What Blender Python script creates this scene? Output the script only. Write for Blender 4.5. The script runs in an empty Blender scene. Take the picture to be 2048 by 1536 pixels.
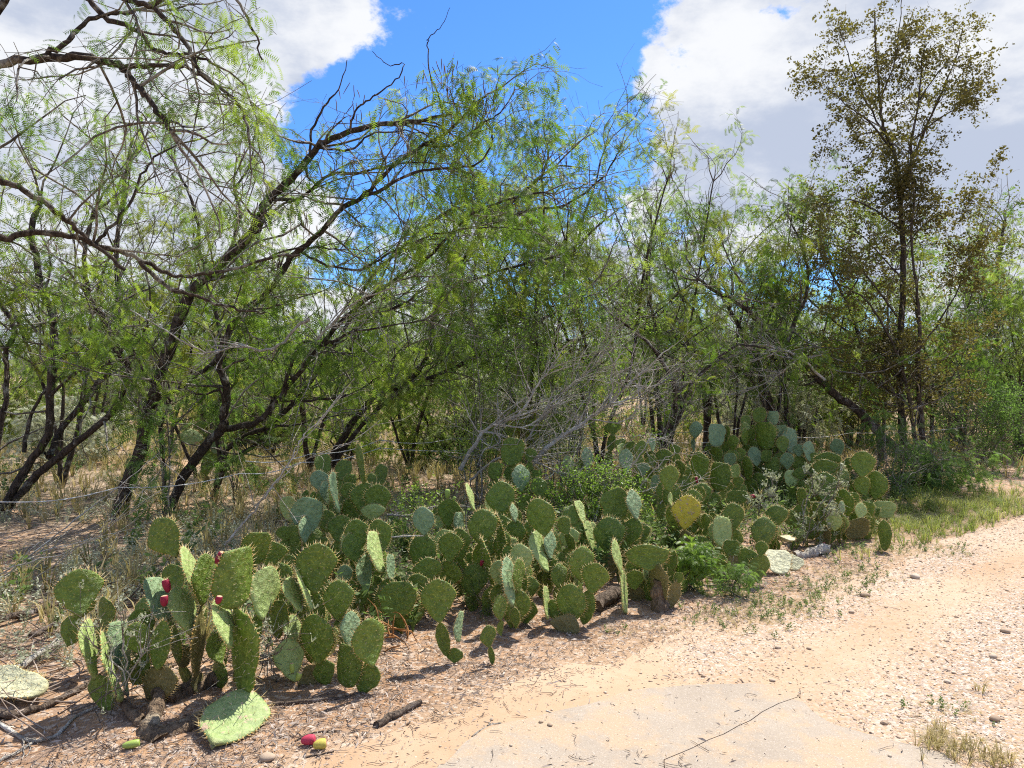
import bpy, math, random
import numpy as np
from mathutils import Matrix, Vector
R = np.random.default_rng(7)
random.seed(7)
PI = math.pi
scene = bpy.context.scene
C = scene.collection

# ------------------------------------------------------------------ camera, sky, sun, exposure
FPX, CX, HOR, EYE = 1462.0, 1024.0, 750.0, 1.6      # focal length, centre, horizon (photo pixels), eye height (m)
cam_data = bpy.data.cameras.new('camera')
cam = bpy.data.objects.new('camera', cam_data)
C.objects.link(cam)
cam.location = (0, 0, EYE)
cam.rotation_euler = (PI / 2, 0, 0)
cam_data.sensor_width = 36
cam_data.lens = FPX / 2048 * 36
cam_data.shift_y = -(768 - HOR) / 2048
cam_data.clip_end = 2000
cam_data.clip_start = 0.05
scene.camera = cam

SUN_AZ, SUN_EL = math.radians(38), math.radians(57)  # azimuth clockwise from +Y (to the right behind the trees)
sun_dir = Vector((math.sin(SUN_AZ) * math.cos(SUN_EL), math.cos(SUN_AZ) * math.cos(SUN_EL), math.sin(SUN_EL)))
world = bpy.data.worlds.new('World')
scene.world = world
world.use_nodes = True

def build_sky(nt):
    N, L = nt.nodes, nt.links
    N.clear()
    out = N.new('ShaderNodeOutputWorld')
    bg = N.new('ShaderNodeBackground')
    bg.inputs['Strength'].default_value = 0.105
    L.new(bg.outputs[0], out.inputs[0])
    sky = N.new('ShaderNodeTexSky')
    sky.sky_type = 'NISHITA'
    sky.sun_disc = False
    sky.sun_elevation = SUN_EL
    sky.sun_rotation = SUN_AZ
    sky.air_density = 1.0
    sky.dust_density = 0.2
    sky.ozone_density = 2.5
    tint = N.new('ShaderNodeMix'); tint.data_type = 'RGBA'; tint.blend_type = 'MULTIPLY'
    tint.inputs[0].default_value = 1
    L.new(sky.outputs[0], tint.inputs[6])
    tint.inputs[7].default_value = (0.44, 0.78, 1.27, 1)
    tc = N.new('ShaderNodeTexCoord')
    sep = N.new('ShaderNodeSeparateXYZ'); L.new(tc.outputs['Generated'], sep.inputs[0])
    def M(op, a, b=None, c=None, clamp=False):
        n = N.new('ShaderNodeMath'); n.operation = op; n.use_clamp = clamp
        for i, v in enumerate((a, b, c)):
            if v is None: continue
            if isinstance(v, (int, float)): n.inputs[i].default_value = v
            else: L.new(v, n.inputs[i])
        return n.outputs[0]
    az = M('ARCTAN2', sep.outputs[0], sep.outputs[1])
    el = M('ARCSINE', sep.outputs[2])
    def noise(scale, detail, rough, zs=1.0, off=0.0):
        mp = N.new('ShaderNodeMapping'); L.new(tc.outputs['Generated'], mp.inputs[0])
        mp.inputs['Scale'].default_value = (1, 1, zs); mp.inputs['Location'].default_value = (off, off * .7, off * .3)
        n = N.new('ShaderNodeTexNoise'); n.inputs['Scale'].default_value = scale
        n.inputs['Detail'].default_value = detail; n.inputs['Roughness'].default_value = rough
        L.new(mp.outputs[0], n.inputs[0]); return n.outputs[0]
    def blob(px, py, rx, ry, amp):
        a0 = math.atan2(px - CX, FPX); e0 = math.atan2((HOR - py) * math.cos(a0), FPX)
        ra = rx / FPX * math.cos(a0) ** 2; re = ry / FPX * math.cos(a0)
        dx = M('DIVIDE', M('SUBTRACT', az, a0), ra); dy = M('DIVIDE', M('SUBTRACT', el, e0), re)
        d = M('ADD', M('MULTIPLY', dx, dx), M('MULTIPLY', dy, dy))
        return M('MULTIPLY', M('EXPONENT', M('MULTIPLY', d, -1.0)), amp)
    n1 = noise(6.0, 12, 0.64, 1.5, 0.3)
    n2 = noise(2.2, 3, 0.5, 1.5, 5.0)
    f = M('ADD', M('MULTIPLY', M('SUBTRACT', n1, 0.5), 3.0), M('MULTIPLY', M('SUBTRACT', n2, 0.42), 1.1))
    for b in ((1090, 10, 290, 330, -1.35), (760, 270, 210, 130, -1.1), (1170, 250, 130, 120, -0.4), (880, 330, 260, 70, -.35),
              (620, 40, 220, 95, 0.8), (450, 330, 120, 170, 0.6), (1560, 170, 290, 210, 1.0), (800, 440, 400, 70, 0.5),
              (1900, 350, 400, 300, 0.6), (150, 300, 400, 400, .6), (1290, 170, 60, 60, .55), (1330, 60, 60, 50, .2), (1560, 30, 90, 40, -.9)):
        f = M('ADD', f, blob(*b))
    f = M('ADD', f, M('MULTIPLY', M('EXPONENT', M('MULTIPLY', M('ABSOLUTE', el), -9.0)), 0.5))
    mr = N.new('ShaderNodeMapRange'); mr.interpolation_type = 'SMOOTHSTEP'
    L.new(f, mr.inputs[0]); mr.inputs[1].default_value = -0.06; mr.inputs[2].default_value = 0.22
    dens = mr.outputs[0]
    sh = noise(4.6, 9, 0.62, 2.0, 2.1)
    sh2 = M('ADD', sh, blob(1760, 350, 380, 200, -.11))
    sh2 = M('ADD', sh2, blob(1480, 130, 200, 120, .10))
    sh2 = M('ADD', sh2, blob(560, 80, 260, 150, .06))
    mr2 = N.new('ShaderNodeMapRange'); mr2.interpolation_type = 'SMOOTHSTEP'
    L.new(sh2, mr2.inputs[0]); mr2.inputs[1].default_value = 0.36; mr2.inputs[2].default_value = 0.66
    cc = N.new('ShaderNodeMix'); cc.data_type = 'RGBA'
    L.new(mr2.outputs[0], cc.inputs[0])
    cc.inputs[6].default_value = (3.2, 3.6, 4.5, 1)
    cc.inputs[7].default_value = (5.6, 5.7, 5.9, 1)
    mx = N.new('ShaderNodeMix'); mx.data_type = 'RGBA'
    L.new(dens, mx.inputs[0]); L.new(tint.outputs[2], mx.inputs[6]); L.new(cc.outputs[2], mx.inputs[7])
    L.new(mx.outputs[2], bg.inputs[0])
build_sky(world.node_tree)

sd = bpy.data.lights.new('sun', 'SUN')
sd.energy = 5.0; sd.angle = math.radians(0.5); sd.color = (1.0, 0.95, 0.87)
sun = bpy.data.objects.new('sun', sd)
C.objects.link(sun)
sun.rotation_euler = sun_dir.to_track_quat('Z', 'Y').to_euler()
scene.view_settings.view_transform = 'Standard'
scene.view_settings.look = 'None'
scene.view_settings.exposure = 0.70
scene.cycles.filter_width = 1.1
scene.cycles.use_denoising = False
scene.view_settings.gamma = 1
scene.view_settings.use_curve_mapping = False

# ------------------------------------------------------------------ helpers
def W(px, py, Y):
    """The place at distance Y that the photograph shows at pixel (px, py)."""
    return np.array([(px - CX) / FPX * Y, Y, EYE - (py - HOR) / FPX * Y])
def G(px, py):
    Y = EYE * FPX / (py - HOR)
    return np.array([(px - CX) / FPX * Y, Y, 0.0])

def hashn(ix, iy, s):
    h = (ix.astype(np.int64) * 374761393 + iy.astype(np.int64) * 668265263 + s * 974634777) & 0xffffffff
    h = ((h ^ (h >> 13)) * 1274126177) & 0xffffffff
    return ((h ^ (h >> 16)) & 0xffff) / 65535.0
def vnoise(x, y, f=1.0, s=0):
    x = np.asarray(x, float) * f; y = np.asarray(y, float) * f
    ix = np.floor(x); iy = np.floor(y); fx = x - ix; fy = y - iy
    fx = fx * fx * (3 - 2 * fx); fy = fy * fy * (3 - 2 * fy)
    a = hashn(ix, iy, s); b = hashn(ix + 1, iy, s); c = hashn(ix, iy + 1, s); d = hashn(ix + 1, iy + 1, s)
    return (a * (1 - fx) + b * fx) * (1 - fy) + (c * (1 - fx) + d * fx) * fy

ROAD_L = np.array([(-8, -4), (-3.6, 0.9), (-1.7, 2.35), (-0.95, 2.98), (-0.45, 3.38), (0.34, 3.98), (0.9, 4.35), (1.7, 4.85), (2.75, 5.75), (3.85, 6.7), (5.85, 8.3), (8.2, 9.7), (14, 12.4), (30, 17), (70, 26)])
ROAD_R = np.array([(-2, -6), (1.2, 0.6), (2.05, 2.6), (2.45, 3.4), (3.4, 4.4), (5.3, 5.8), (9, 7.9), (14, 10), (30, 14), (70, 22)])
def inside(poly, x, y):
    x = np.asarray(x, float); y = np.asarray(y, float)
    r = np.zeros(np.broadcast(x, y).shape, bool); n = len(poly)
    for i in range(n):
        x1, y1 = poly[i]; x2, y2 = poly[(i + 1) % n]
        if y1 == y2: continue
        c = ((y1 > y) != (y2 > y)) & (x < (x2 - x1) * (y - y1) / (y2 - y1) + x1)
        r ^= c
    return r
def dist_poly(line, x, y):
    x = np.asarray(x, float); y = np.asarray(y, float)
    best = np.full(np.broadcast(x, y).shape, 1e9)
    for (x1, y1), (x2, y2) in zip(line[:-1], line[1:]):
        dx, dy = x2 - x1, y2 - y1
        t = np.clip(((x - x1) * dx + (y - y1) * dy) / (dx * dx + dy * dy), 0, 1)
        best = np.minimum(best, np.hypot(x - x1 - t * dx, y - y1 - t * dy))
    return best
ROAD_POLY = np.vstack([ROAD_L, ROAD_R[::-1]])
def hz(x, y):
    """Height of the ground."""
    x = np.asarray(x, float); y = np.asarray(y, float)
    d = np.minimum(dist_poly(ROAD_L, x, y), dist_poly(ROAD_R, x, y))
    m = np.where(inside(ROAD_POLY, x, y), 0.0, np.clip(d / 0.8, 0, 1))
    h = (vnoise(x, y, 2.3, 1) - .5) * .05 + (vnoise(x, y, 0.5, 2) - .5) * .10 + (vnoise(x, y, 7.0, 3) - .5) * .014
    r = np.hypot(x, y)
    far = np.clip((r - 25) / 200, 0, 1) * (vnoise(x, y, .012, 4) - .3) * 4
    return m * h - m * .004 + far * m
def hz1(x, y): return float(hz(np.array([x]), np.array([y]))[0])

def new_mesh(name, V, F=None, T=None, mats=(), fmat=None, tmat=None, tint=None, smooth=False):
    """One mesh from arrays: F quads (n,4), T triangles (m,3)."""
    V = np.asarray(V, np.float32)
    F = np.zeros((0, 4), np.int32) if F is None or len(F) == 0 else np.asarray(F, np.int32)
    T = np.zeros((0, 3), np.int32) if T is None or len(T) == 0 else np.asarray(T, np.int32)
    me = bpy.data.meshes.new(name)
    me.vertices.add(len(V)); me.vertices.foreach_set('co', V.ravel())
    me.loops.add(F.size + T.size)
    me.loops.foreach_set('vertex_index', np.concatenate([F.ravel(), T.ravel()]).astype(np.int32))
    me.polygons.add(len(F) + len(T))
    st = np.concatenate([np.arange(len(F)) * 4, len(F) * 4 + np.arange(len(T)) * 3]).astype(np.int32)
    me.polygons.foreach_set('loop_start', st)
    me.polygons.foreach_set('loop_total', np.concatenate([np.full(len(F), 4), np.full(len(T), 3)]).astype(np.int32))
    for m in mats: me.materials.append(m)
    if fmat is not None or tmat is not None:
        a = np.zeros(len(F), np.int32) if fmat is None else np.asarray(fmat, np.int32)
        b = np.zeros(len(T), np.int32) if tmat is None else np.asarray(tmat, np.int32)
        me.polygons.foreach_set('material_index', np.concatenate([a, b]).astype(np.int32))
    if tint is not None:
        at = me.attributes.new('tint', 'FLOAT', 'POINT'); at.data.foreach_set('value', np.asarray(tint, np.float32))
    me.update(calc_edges=True)
    if smooth: me.polygons.foreach_set('use_smooth', np.ones(len(F) + len(T), bool))
    return me

class MB:
    def __init__(s): s.V = []; s.F = []; s.T = []; s.fm = []; s.tm = []; s.ti = []; s.n = 0
    def add(s, V, F=None, T=None, mat=0, tint=0.5):
        V = np.asarray(V, float).reshape(-1, 3)
        if F is not None and len(F): s.F.append(np.asarray(F) + s.n); s.fm.append(np.full(len(F), mat))
        if T is not None and len(T): s.T.append(np.asarray(T) + s.n); s.tm.append(np.full(len(T), mat))
        s.V.append(V); s.ti.append(np.broadcast_to(np.asarray(tint, float), (len(V),))); s.n += len(V)
    def tubes(s, P, rad, sides=4, mat=0, tint=0.5, cap=False):
        """P (B,n,3) polylines, rad (B,n)."""
        P = np.asarray(P, float); B, n, _ = P.shape
        if B == 0: return
        rad = np.broadcast_to(rad, (B, n))
        t = np.gradient(P, axis=1); t /= np.linalg.norm(t, axis=2, keepdims=True) + 1e-9
        m = P[:, -1] - P[:, 0]; m /= np.linalg.norm(m, axis=1, keepdims=True) + 1e-9
        ref = np.where(np.abs(m[:, 2:3]) > .8, np.array([[1., 0, 0]]), np.array([[0, 0, 1.]]))
        ref = np.repeat(ref[:, None], n, 1)
        u = np.cross(t, ref); u /= np.linalg.norm(u, axis=2, keepdims=True) + 1e-9
        v = np.cross(t, u)
        a = np.arange(sides) * 2 * PI / sides
        ring = P[:, :, None] + rad[:, :, None, None] * (np.cos(a)[None, None, :, None] * u[:, :, None] + np.sin(a)[None, None, :, None] * v[:, :, None])
        idx = np.arange(B * n * sides).reshape(B, n, sides)
        q = np.stack([idx[:, :-1], np.roll(idx, -1, 2)[:, :-1], np.roll(idx, -1, 2)[:, 1:], idx[:, 1:]], -1).reshape(-1, 4)
        V = ring.reshape(-1, 3)
        T = None
        if cap:
            ce = P[:, [0, -1]].reshape(-1, 3); base = len(V); V = np.vstack([V, ce]); T = []
            for b in range(B):
                for e, row in ((0, idx[b, 0]), (1, idx[b, -1])):
                    c = base + b * 2 + e
                    for k in range(sides): T.append((c, row[(k + 1) % sides], row[k]) if e else (c, row[k], row[(k + 1) % sides]))
        ti = tint
        if np.ndim(tint) == 1:
            ti = np.repeat(tint, n * sides)
        s.add(V, q, T, mat, ti)
    def scatter(s, tv, tf, tt, O, Rm, S, mat=0, tint=None, tmats=None):
        """Copies of a template (verts tv, quads tf, tris tt) at O with rotation Rm (N,3,3) and scale S."""
        O = np.asarray(O, float); N = len(O)
        if N == 0: return
        S = np.asarray(S, float)
        if S.ndim == 1: S = S[:, None].repeat(3, 1)
        tv = np.asarray(tv, float)
        V = np.einsum('nij,nkj->nki', Rm, tv[None] * S[:, None]) + O[:, None]
        off = (np.arange(N) * len(tv))[:, None, None]
        F = (np.asarray(tf)[None] + off).reshape(-1, 4) if tf is not None and len(tf) else None
        T = (np.asarray(tt)[None] + off).reshape(-1, 3) if tt is not None and len(tt) else None
        ti = 0.5 if tint is None else np.repeat(tint, len(tv))
        s.add(V.reshape(-1, 3), F, T, mat, ti)
    def mesh(s, name, mats, smooth=False):
        V = np.vstack(s.V) if s.V else np.zeros((0, 3))
        F = np.vstack(s.F) if s.F else None; T = np.vstack(s.T) if s.T else None
        return new_mesh(name, V, F, T, mats, np.concatenate(s.fm) if s.fm else None, np.concatenate(s.tm) if s.tm else None, np.concatenate(s.ti), smooth)

def norm(a): return a / (np.linalg.norm(a, axis=-1, keepdims=True) + 1e-9)
def frames(fwd, roll=None, up=(0, 0, 1)):
    """Rotation matrices with local X along fwd, local Z as near up as it goes, rolled by roll."""
    x = norm(fwd); up = np.broadcast_to(np.asarray(up, float), x.shape)
    y = np.cross(up, x); bad = np.linalg.norm(y, axis=1) < 1e-3
    y[bad] = np.array([0, 1.0, 0]); y = norm(y); z = np.cross(x, y)
    if roll is not None:
        c, s_ = np.cos(roll)[:, None], np.sin(roll)[:, None]
        y, z = y * c + z * s_, z * c - y * s_
    return np.stack([x, y, z], 2)
def rotz(a):
    c, s_ = np.cos(a), np.sin(a); o = np.zeros_like(c)
    return np.stack([np.stack([c, -s_, o], 1), np.stack([s_, c, o], 1), np.stack([o, o, o + 1], 1)], 1)

def link(name, me, parent=None, loc=(0, 0, 0)):
    o = bpy.data.objects.new(name, me); C.objects.link(o); o.parent = parent; o.location = loc
    return o
def tag(o, label=None, cat=None, group=None, kind=None):
    if label: o['label'] = label
    if cat: o['category'] = cat
    if group: o['group'] = group
    if kind: o['kind'] = kind
    return o
def thing(name, label, cat, loc, group=None):
    o = bpy.data.objects.new(name, None); C.objects.link(o); o.location = loc; o.empty_display_size = .1
    return tag(o, label, cat, group)
def copy_tree(o, parent=None):
    c = o.copy(); C.objects.link(c); c.parent = parent
    for ch in list(o.children): copy_tree(ch, c)
    return c

# ------------------------------------------------------------------ materials
def mat(name, build, rough=.8, spec=.3):
    m = bpy.data.materials.new(name); m.use_nodes = True
    nt = m.node_tree; nt.nodes.clear(); N, L = nt.nodes, nt.links
    out = N.new('ShaderNodeOutputMaterial'); p = N.new('ShaderNodeBsdfPrincipled')
    p.inputs['Roughness'].default_value = rough; p.inputs['Specular IOR Level'].default_value = spec
    L.new(p.outputs[0], out.inputs[0])
    build(H(N, L, p, out)); return m
class H:
    """Small node-building helper."""
    def __init__(s, N, L, p, out): s.N, s.L, s.p, s.out = N, L, p, out
    def put(s, sock, v):
        if v is None: return
        if hasattr(v, 'links'): s.L.new(v, sock)
        else:
            if isinstance(v, tuple) and len(v) == 3 and sock.type == 'RGBA': v = (*v, 1)
            sock.default_value = v
    def pos(s, kind='Object'): return s.N.new('ShaderNodeTexCoord').outputs[kind]
    def attr(s, name):
        n = s.N.new('ShaderNodeAttribute'); n.attribute_name = name; return n.outputs['Fac']
    def objrand(s): return s.N.new('ShaderNodeObjectInfo').outputs['Random']
    def geo(s, k): return s.N.new('ShaderNodeNewGeometry').outputs[k]
    def noise(s, scale, detail=4, rough=.55, co=None, stretch=None, off=None, dim=None):
        co = co if co is not None else s.pos()
        if stretch or off:
            m = s.N.new('ShaderNodeMapping'); s.L.new(co, m.inputs[0])
            if stretch: m.inputs['Scale'].default_value = stretch
            if off: m.inputs['Location'].default_value = off
            co = m.outputs[0]
        n = s.N.new('ShaderNodeTexNoise'); s.L.new(co, n.inputs[0])
        n.inputs['Scale'].default_value = scale; n.inputs['Detail'].default_value = detail; n.inputs['Roughness'].default_value = rough
        return n.outputs[0]
    def voro(s, scale, co=None, out='Distance', feature='F1', rnd=1):
        n = s.N.new('ShaderNodeTexVoronoi'); s.L.new(co if co is not None else s.pos(), n.inputs[0])
        n.feature = feature; n.inputs['Scale'].default_value = scale; n.inputs['Randomness'].default_value = rnd
        return n.outputs[out]
    def ramp(s, v, stops):
        n = s.N.new('ShaderNodeValToRGB'); s.L.new(v, n.inputs[0]); e = n.color_ramp.elements
        while len(e) < len(stops): e.new(.5)
        for k, (p_, c) in enumerate(stops):
            e[k].position = p_; c = c if isinstance(c, tuple) else (c, c, c); e[k].color = (*c[:3], 1)
        return n.outputs[0]
    def mix(s, f, a, b, mode='MIX'):
        n = s.N.new('ShaderNodeMix'); n.data_type = 'RGBA'; n.blend_type = mode
        s.put(n.inputs[0], f); s.put(n.inputs[6], a); s.put(n.inputs[7], b); return n.outputs[2]
    def math(s, op, a, b=0.0, clamp=False):
        n = s.N.new('ShaderNodeMath'); n.operation = op; n.use_clamp = clamp
        s.put(n.inputs[0], a); s.put(n.inputs[1], b); return n.outputs[0]
    def sep(s, v):
        n = s.N.new('ShaderNodeSeparateXYZ'); s.L.new(v, n.inputs[0]); return n.outputs
    def bump(s, h, dist=.01, strength=1.0, prev=None):
        n = s.N.new('ShaderNodeBump'); s.L.new(h, n.inputs['Height']); n.inputs['Distance'].default_value = dist
        n.inputs['Strength'].default_value = strength
        if prev is not None: s.L.new(prev, n.inputs['Normal'])
        s.L.new(n.outputs[0], s.p.inputs['Normal']); return n.outputs[0]
    def base(s, c): s.put(s.p.inputs['Base Color'], c)
    def translucent(s, col, fac):
        t = s.N.new('ShaderNodeBsdfTranslucent'); s.put(t.inputs[0], col)
        m = s.N.new('ShaderNodeMixShader'); m.inputs[0].default_value = fac
        s.L.new(s.p.outputs[0], m.inputs[1]); s.L.new(t.outputs[0], m.inputs[2]); s.L.new(m.outputs[0], s.out.inputs[0])

def leaf_mat(name, c1, c2, c3, tf=.42, tboost=1.6, rough=.55, spec=.3):
    def b(h):
        v = h.attr('tint'); r = h.objrand()
        c = h.ramp(v, [(0, c1), (.55, c2), (1, c3)])
        c = h.mix(h.math('MULTIPLY', r, .35), c, c2)
        h.base(c)
        t = h.mix(1.0, c, (tboost, tboost * 1.05, tboost * .75), 'MULTIPLY')
        h.translucent(t, tf)
    return mat(name, b, rough, spec)

M = {}
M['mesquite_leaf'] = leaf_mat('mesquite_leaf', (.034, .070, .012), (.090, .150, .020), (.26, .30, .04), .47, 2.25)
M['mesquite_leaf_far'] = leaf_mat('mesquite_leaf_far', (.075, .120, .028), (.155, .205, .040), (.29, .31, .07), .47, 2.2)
M['olive_leaf'] = leaf_mat('olive_leaf', (.055, .070, .018), (.125, .145, .028), (.30, .31, .05), .42, 2.1)
M['sunny_leaf'] = leaf_mat('sunny_leaf', (.070, .095, .016), (.155, .175, .022), (.30, .27, .035), .45, 2.2)
M['shrub_leaf'] = leaf_mat('shrub_leaf', (.060, .125, .018), (.125, .205, .030), (.28, .36, .08), .42, 2.1, .45, .5)
M['oak_leaf'] = leaf_mat('oak_leaf', (.055, .050, .020), (.110, .095, .026), (.20, .20, .04), .35, 2.0, .6, .3)
M['bright_leaf'] = leaf_mat('bright_leaf', (.06, .11, .03), (.10, .17, .04), (.20, .28, .06), .5, 2.0)
M['silver_herb'] = leaf_mat('silver_herb', (.24, .26, .16), (.42, .44, .32), (.62, .62, .50), .3, 1.1, .7, .2)
M['herb_leaf'] = leaf_mat('herb_leaf', (.06, .11, .035), (.11, .17, .05), (.20, .25, .09), .4, 1.6)
M['dry_grass'] = leaf_mat('dry_grass', (.24, .22, .09), (.42, .34, .17), (.60, .49, .29), .35, 1.2, .7, .2)
M['green_grass'] = leaf_mat('green_grass', (.09, .14, .025), (.17, .21, .045), (.36, .33, .11), .4, 1.8)
M['litter'] = leaf_mat('litter', (.10, .075, .06), (.32, .25, .20), (.62, .54, .46), .05, 1.0, .7, .2)
M['pod'] = leaf_mat('pod', (.11, .055, .025), (.17, .09, .04), (.25, .15, .07), .2, 1.3, .7, .2)
M['dry_leaf'] = leaf_mat('dry_leaf', (.30, .14, .05), (.42, .21, .08), (.5, .3, .14), .3, 1.3, .7, .2)

def bark(name, dark, light, lichen, amt):
    def b(h):
        g = h.pos()
        n = h.noise(9, 6, .65, g, stretch=(3, 3, .8)); n2 = h.noise(38, 4, .6, g, stretch=(1, 1, .35)); n3 = h.noise(5, 5, .7, g, off=(3, 1, 7))
        c = h.ramp(n2, [(.3, dark), (.62, light)])
        c = h.mix(h.ramp(n3, [(amt, 0), (amt + .10, 1)]), c, lichen)
        h.base(c); h.bump(h.math('ADD', n, h.math('MULTIPLY', n2, 1.4)), .05, 1.0)
    return mat(name, b, .9, .15)
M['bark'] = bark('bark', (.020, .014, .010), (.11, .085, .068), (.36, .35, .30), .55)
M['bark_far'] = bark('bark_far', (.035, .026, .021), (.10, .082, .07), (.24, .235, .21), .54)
M['twig'] = bark('twig', (.075, .058, .044), (.24, .205, .165), (.46, .44, .38), .47)
M['oak_bark'] = bark('oak_bark', (.035, .027, .02), (.12, .10, .08), (.24, .22, .19), .58)
M['dead_wood'] = bark('dead_wood', (.36, .31, .24), (.58, .53, .45), (.72, .69, .62), .50)
M['dead_brown'] = bark('dead_brown', (.07, .048, .034), (.22, .17, .13), (.40, .36, .33), .52)
M['cactus_wood'] = bark('cactus_wood', (.09, .06, .04), (.32, .23, .15), (.50, .41, .29), .56)

def pad_mat(name, c1, c2, speck, rough=.42, scar=0.0):
    def b(h):
        co = h.pos(); r = h.objrand()
        n = h.noise(3.5, 5, .6, co); n2 = h.noise(26, 3, .6, co)
        c = h.mix(h.ramp(n, [(.3, 0), (.7, 1)]), c1, c2)
        c = h.mix(h.ramp(r, [(0, .0), (1, .45)]), c, tuple(x * 1.35 for x in c2))
        c = h.mix(h.math('MULTIPLY', h.ramp(n2, [(.55, 0), (.66, 1)]), .6), c, speck)
        n4 = h.noise(9, 4, .6, co, off=(1, 4, 2))
        c = h.mix(h.math('MULTIPLY', h.ramp(n4, [(.5, 0), (.66, 1)]), .5), c, tuple(x * .55 for x in c1))
        z = h.sep(co)[2]
        c = h.mix(h.math('MULTIPLY', h.ramp(z, [(.0, 1), (.09, 0)]), .6), c, (.22, .19, .07))
        if scar:
            n3 = h.noise(4.5, 5, .7, co, off=(5, 2, 1))
            c = h.mix(h.ramp(n3, [(.62 - scar, 0), (.65 - scar, 1)]), c, (.46, .33, .22))
        else:
            n3 = h.noise(2.6, 6, .75, co, off=(5, 2, 1))
            c = h.mix(h.math('MULTIPLY', h.ramp(n3, [(.67, 0), (.70, 1)]), .8), c, (.34, .28, .17))
        h.base(c)
        h.put(h.p.inputs['Roughness'], h.ramp(n, [(.2, rough - .08), (.8, rough + .14)]))
        v = h.voro(8.5, co, rnd=.85)
        h.bump(h.math('ADD', h.math('MULTIPLY', v, .9), h.math('MULTIPLY', h.noise(40, 3, .6, co), .7)), .012, .8)
    return mat(name, b, rough, .45)
M['pad_green'] = pad_mat('pad_green', (.052, .108, .009), (.145, .215, .022), (.38, .43, .08))
M['pad_blue'] = pad_mat('pad_blue', (.12, .20, .085), (.22, .32, .155), (.38, .44, .22), .5)
M['pad_light'] = pad_mat('pad_light', (.23, .33, .08), (.36, .45, .15), (.54, .56, .24))  # paler green for the sunlit pads, their brightness painted into the colour
M['pad_olive'] = pad_mat('pad_olive', (.11, .105, .03), (.17, .15, .05), (.30, .24, .10))
M['pad_fallen'] = pad_mat('pad_fallen', (.20, .29, .085), (.32, .39, .15), (.50, .52, .24), .5, .045)
M['pad_yellow'] = pad_mat('pad_yellow', (.50, .42, .02), (.62, .50, .05), (.60, .42, .10), .5, .06)
M['pad_dead'] = pad_mat('pad_dead', (.44, .44, .24), (.62, .60, .40), (.35, .28, .16), .7, .0)
def flat(name, c, rough=.6, spec=.3, var=.25, sc=40):
    def b(h):
        n = h.noise(sc, 3, .6)
        h.base(h.mix(n, tuple(x * (1 - var) for x in c), tuple(min(1, x * (1 + var)) for x in c)))
        h.bump(n, .002, .4)
    return mat(name, b, rough, spec)
def spine_m():
    def b(h):
        c = h.ramp(h.attr('tint'), [(0, (.55, .33, .10)), (.5, (.80, .66, .34)), (1, (.90, .82, .58))])
        h.base(c); h.translucent(c, .45)
    return mat('spine', b, .5, .3)
M['spine'] = spine_m()
M['glochid'] = flat('glochid', (.62, .40, .12), .8)
M['fruit_red'] = flat('fruit_red', (.27, .015, .04), .6, .3, .75, 22)
M['fruit_scar'] = flat('fruit_scar', (.55, .36, .22), .8)
M['fruit_green'] = flat('fruit_green', (.32, .42, .09), .4, .4)
M['fruit_pink'] = flat('fruit_pink', (.48, .05, .09), .65, .25, .75, 22)
M['fruit_yellow'] = flat('fruit_yellow', (.52, .44, .09), .65, .25, .75, 22)
M['wire'] = flat('wire', (.62, .62, .60), .5, .5, .3, 60)
M['flower_yellow'] = flat('flower_yellow', (.75, .50, .03), .6)

def ground_m():
    def b(h):
        co = h.pos('Object')
        a = h.noise(.9, 6, .6, co); f = h.noise(14, 6, .65, co); g = h.noise(90, 4, .7, co); s = h.noise(.35, 4, .6, co, off=(9, 3, 0))
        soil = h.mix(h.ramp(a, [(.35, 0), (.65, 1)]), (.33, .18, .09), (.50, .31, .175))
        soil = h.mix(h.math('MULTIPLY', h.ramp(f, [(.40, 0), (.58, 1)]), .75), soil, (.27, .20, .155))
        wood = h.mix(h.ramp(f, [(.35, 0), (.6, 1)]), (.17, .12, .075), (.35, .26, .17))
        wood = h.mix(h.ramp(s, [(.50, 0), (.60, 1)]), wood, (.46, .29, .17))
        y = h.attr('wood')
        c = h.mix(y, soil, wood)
        sand = h.mix(h.ramp(a, [(.35, 0), (.62, 1)]), (.40, .265, .16), (.49, .355, .24))
        c = h.mix(h.math('MULTIPLY', h.attr('sand'), h.math('ADD', .55, h.math('MULTIPLY', f, .8)), True), c, sand)
        sp = h.voro(55, co, 'Color'); spv = h.sep(sp)[0]
        c = h.mix(h.math('MULTIPLY', h.ramp(spv, [(.78, 0), (.80, 1)]), .55), c, (.62, .52, .42))
        c = h.mix(h.math('MULTIPLY', h.ramp(g, [(.3, 1), (.5, 0)]), .5), c, (.12, .085, .06))
        h.base(c)
        h.bump(h.math('ADD', h.math('MULTIPLY', f, .6), h.math('MULTIPLY', g, .35)), .03, .8)
    return mat('ground_soil', b, .95, .1)
M['ground'] = ground_m()
def road_m():
    def b(h):
        co = h.pos('Object')
        a = h.noise(.8, 6, .6, co, off=(4, 1, 0)); f = h.noise(10, 6, .65, co); g = h.noise(120, 3, .7, co)
        c = h.mix(h.ramp(a, [(.35, 0), (.62, 1)]), (.40, .265, .16), (.49, .355, .24))
        c = h.mix(h.math('MULTIPLY', h.ramp(f, [(.5, 0), (.7, 1)]), .5), c, (.40, .24, .135))
        v = h.voro(70, co, 'Color'); vs = h.sep(v)
        grav = h.attr('wood')
        pc = h.mix(vs[1], (.32, .245, .19), (.63, .53, .45))
        c = h.mix(h.math('MULTIPLY', h.ramp(vs[0], [(.35, 0), (.4, 1)]), grav), c, pc)
        d = h.voro(70, co, 'Distance')
        h.base(c)
        h.bump(h.math('ADD', h.math('MULTIPLY', h.math('MULTIPLY', d, -1.0), grav), h.math('MULTIPLY', g, .3)), .010, .8)
    return mat('road_sand', b, .95, .1)
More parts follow.
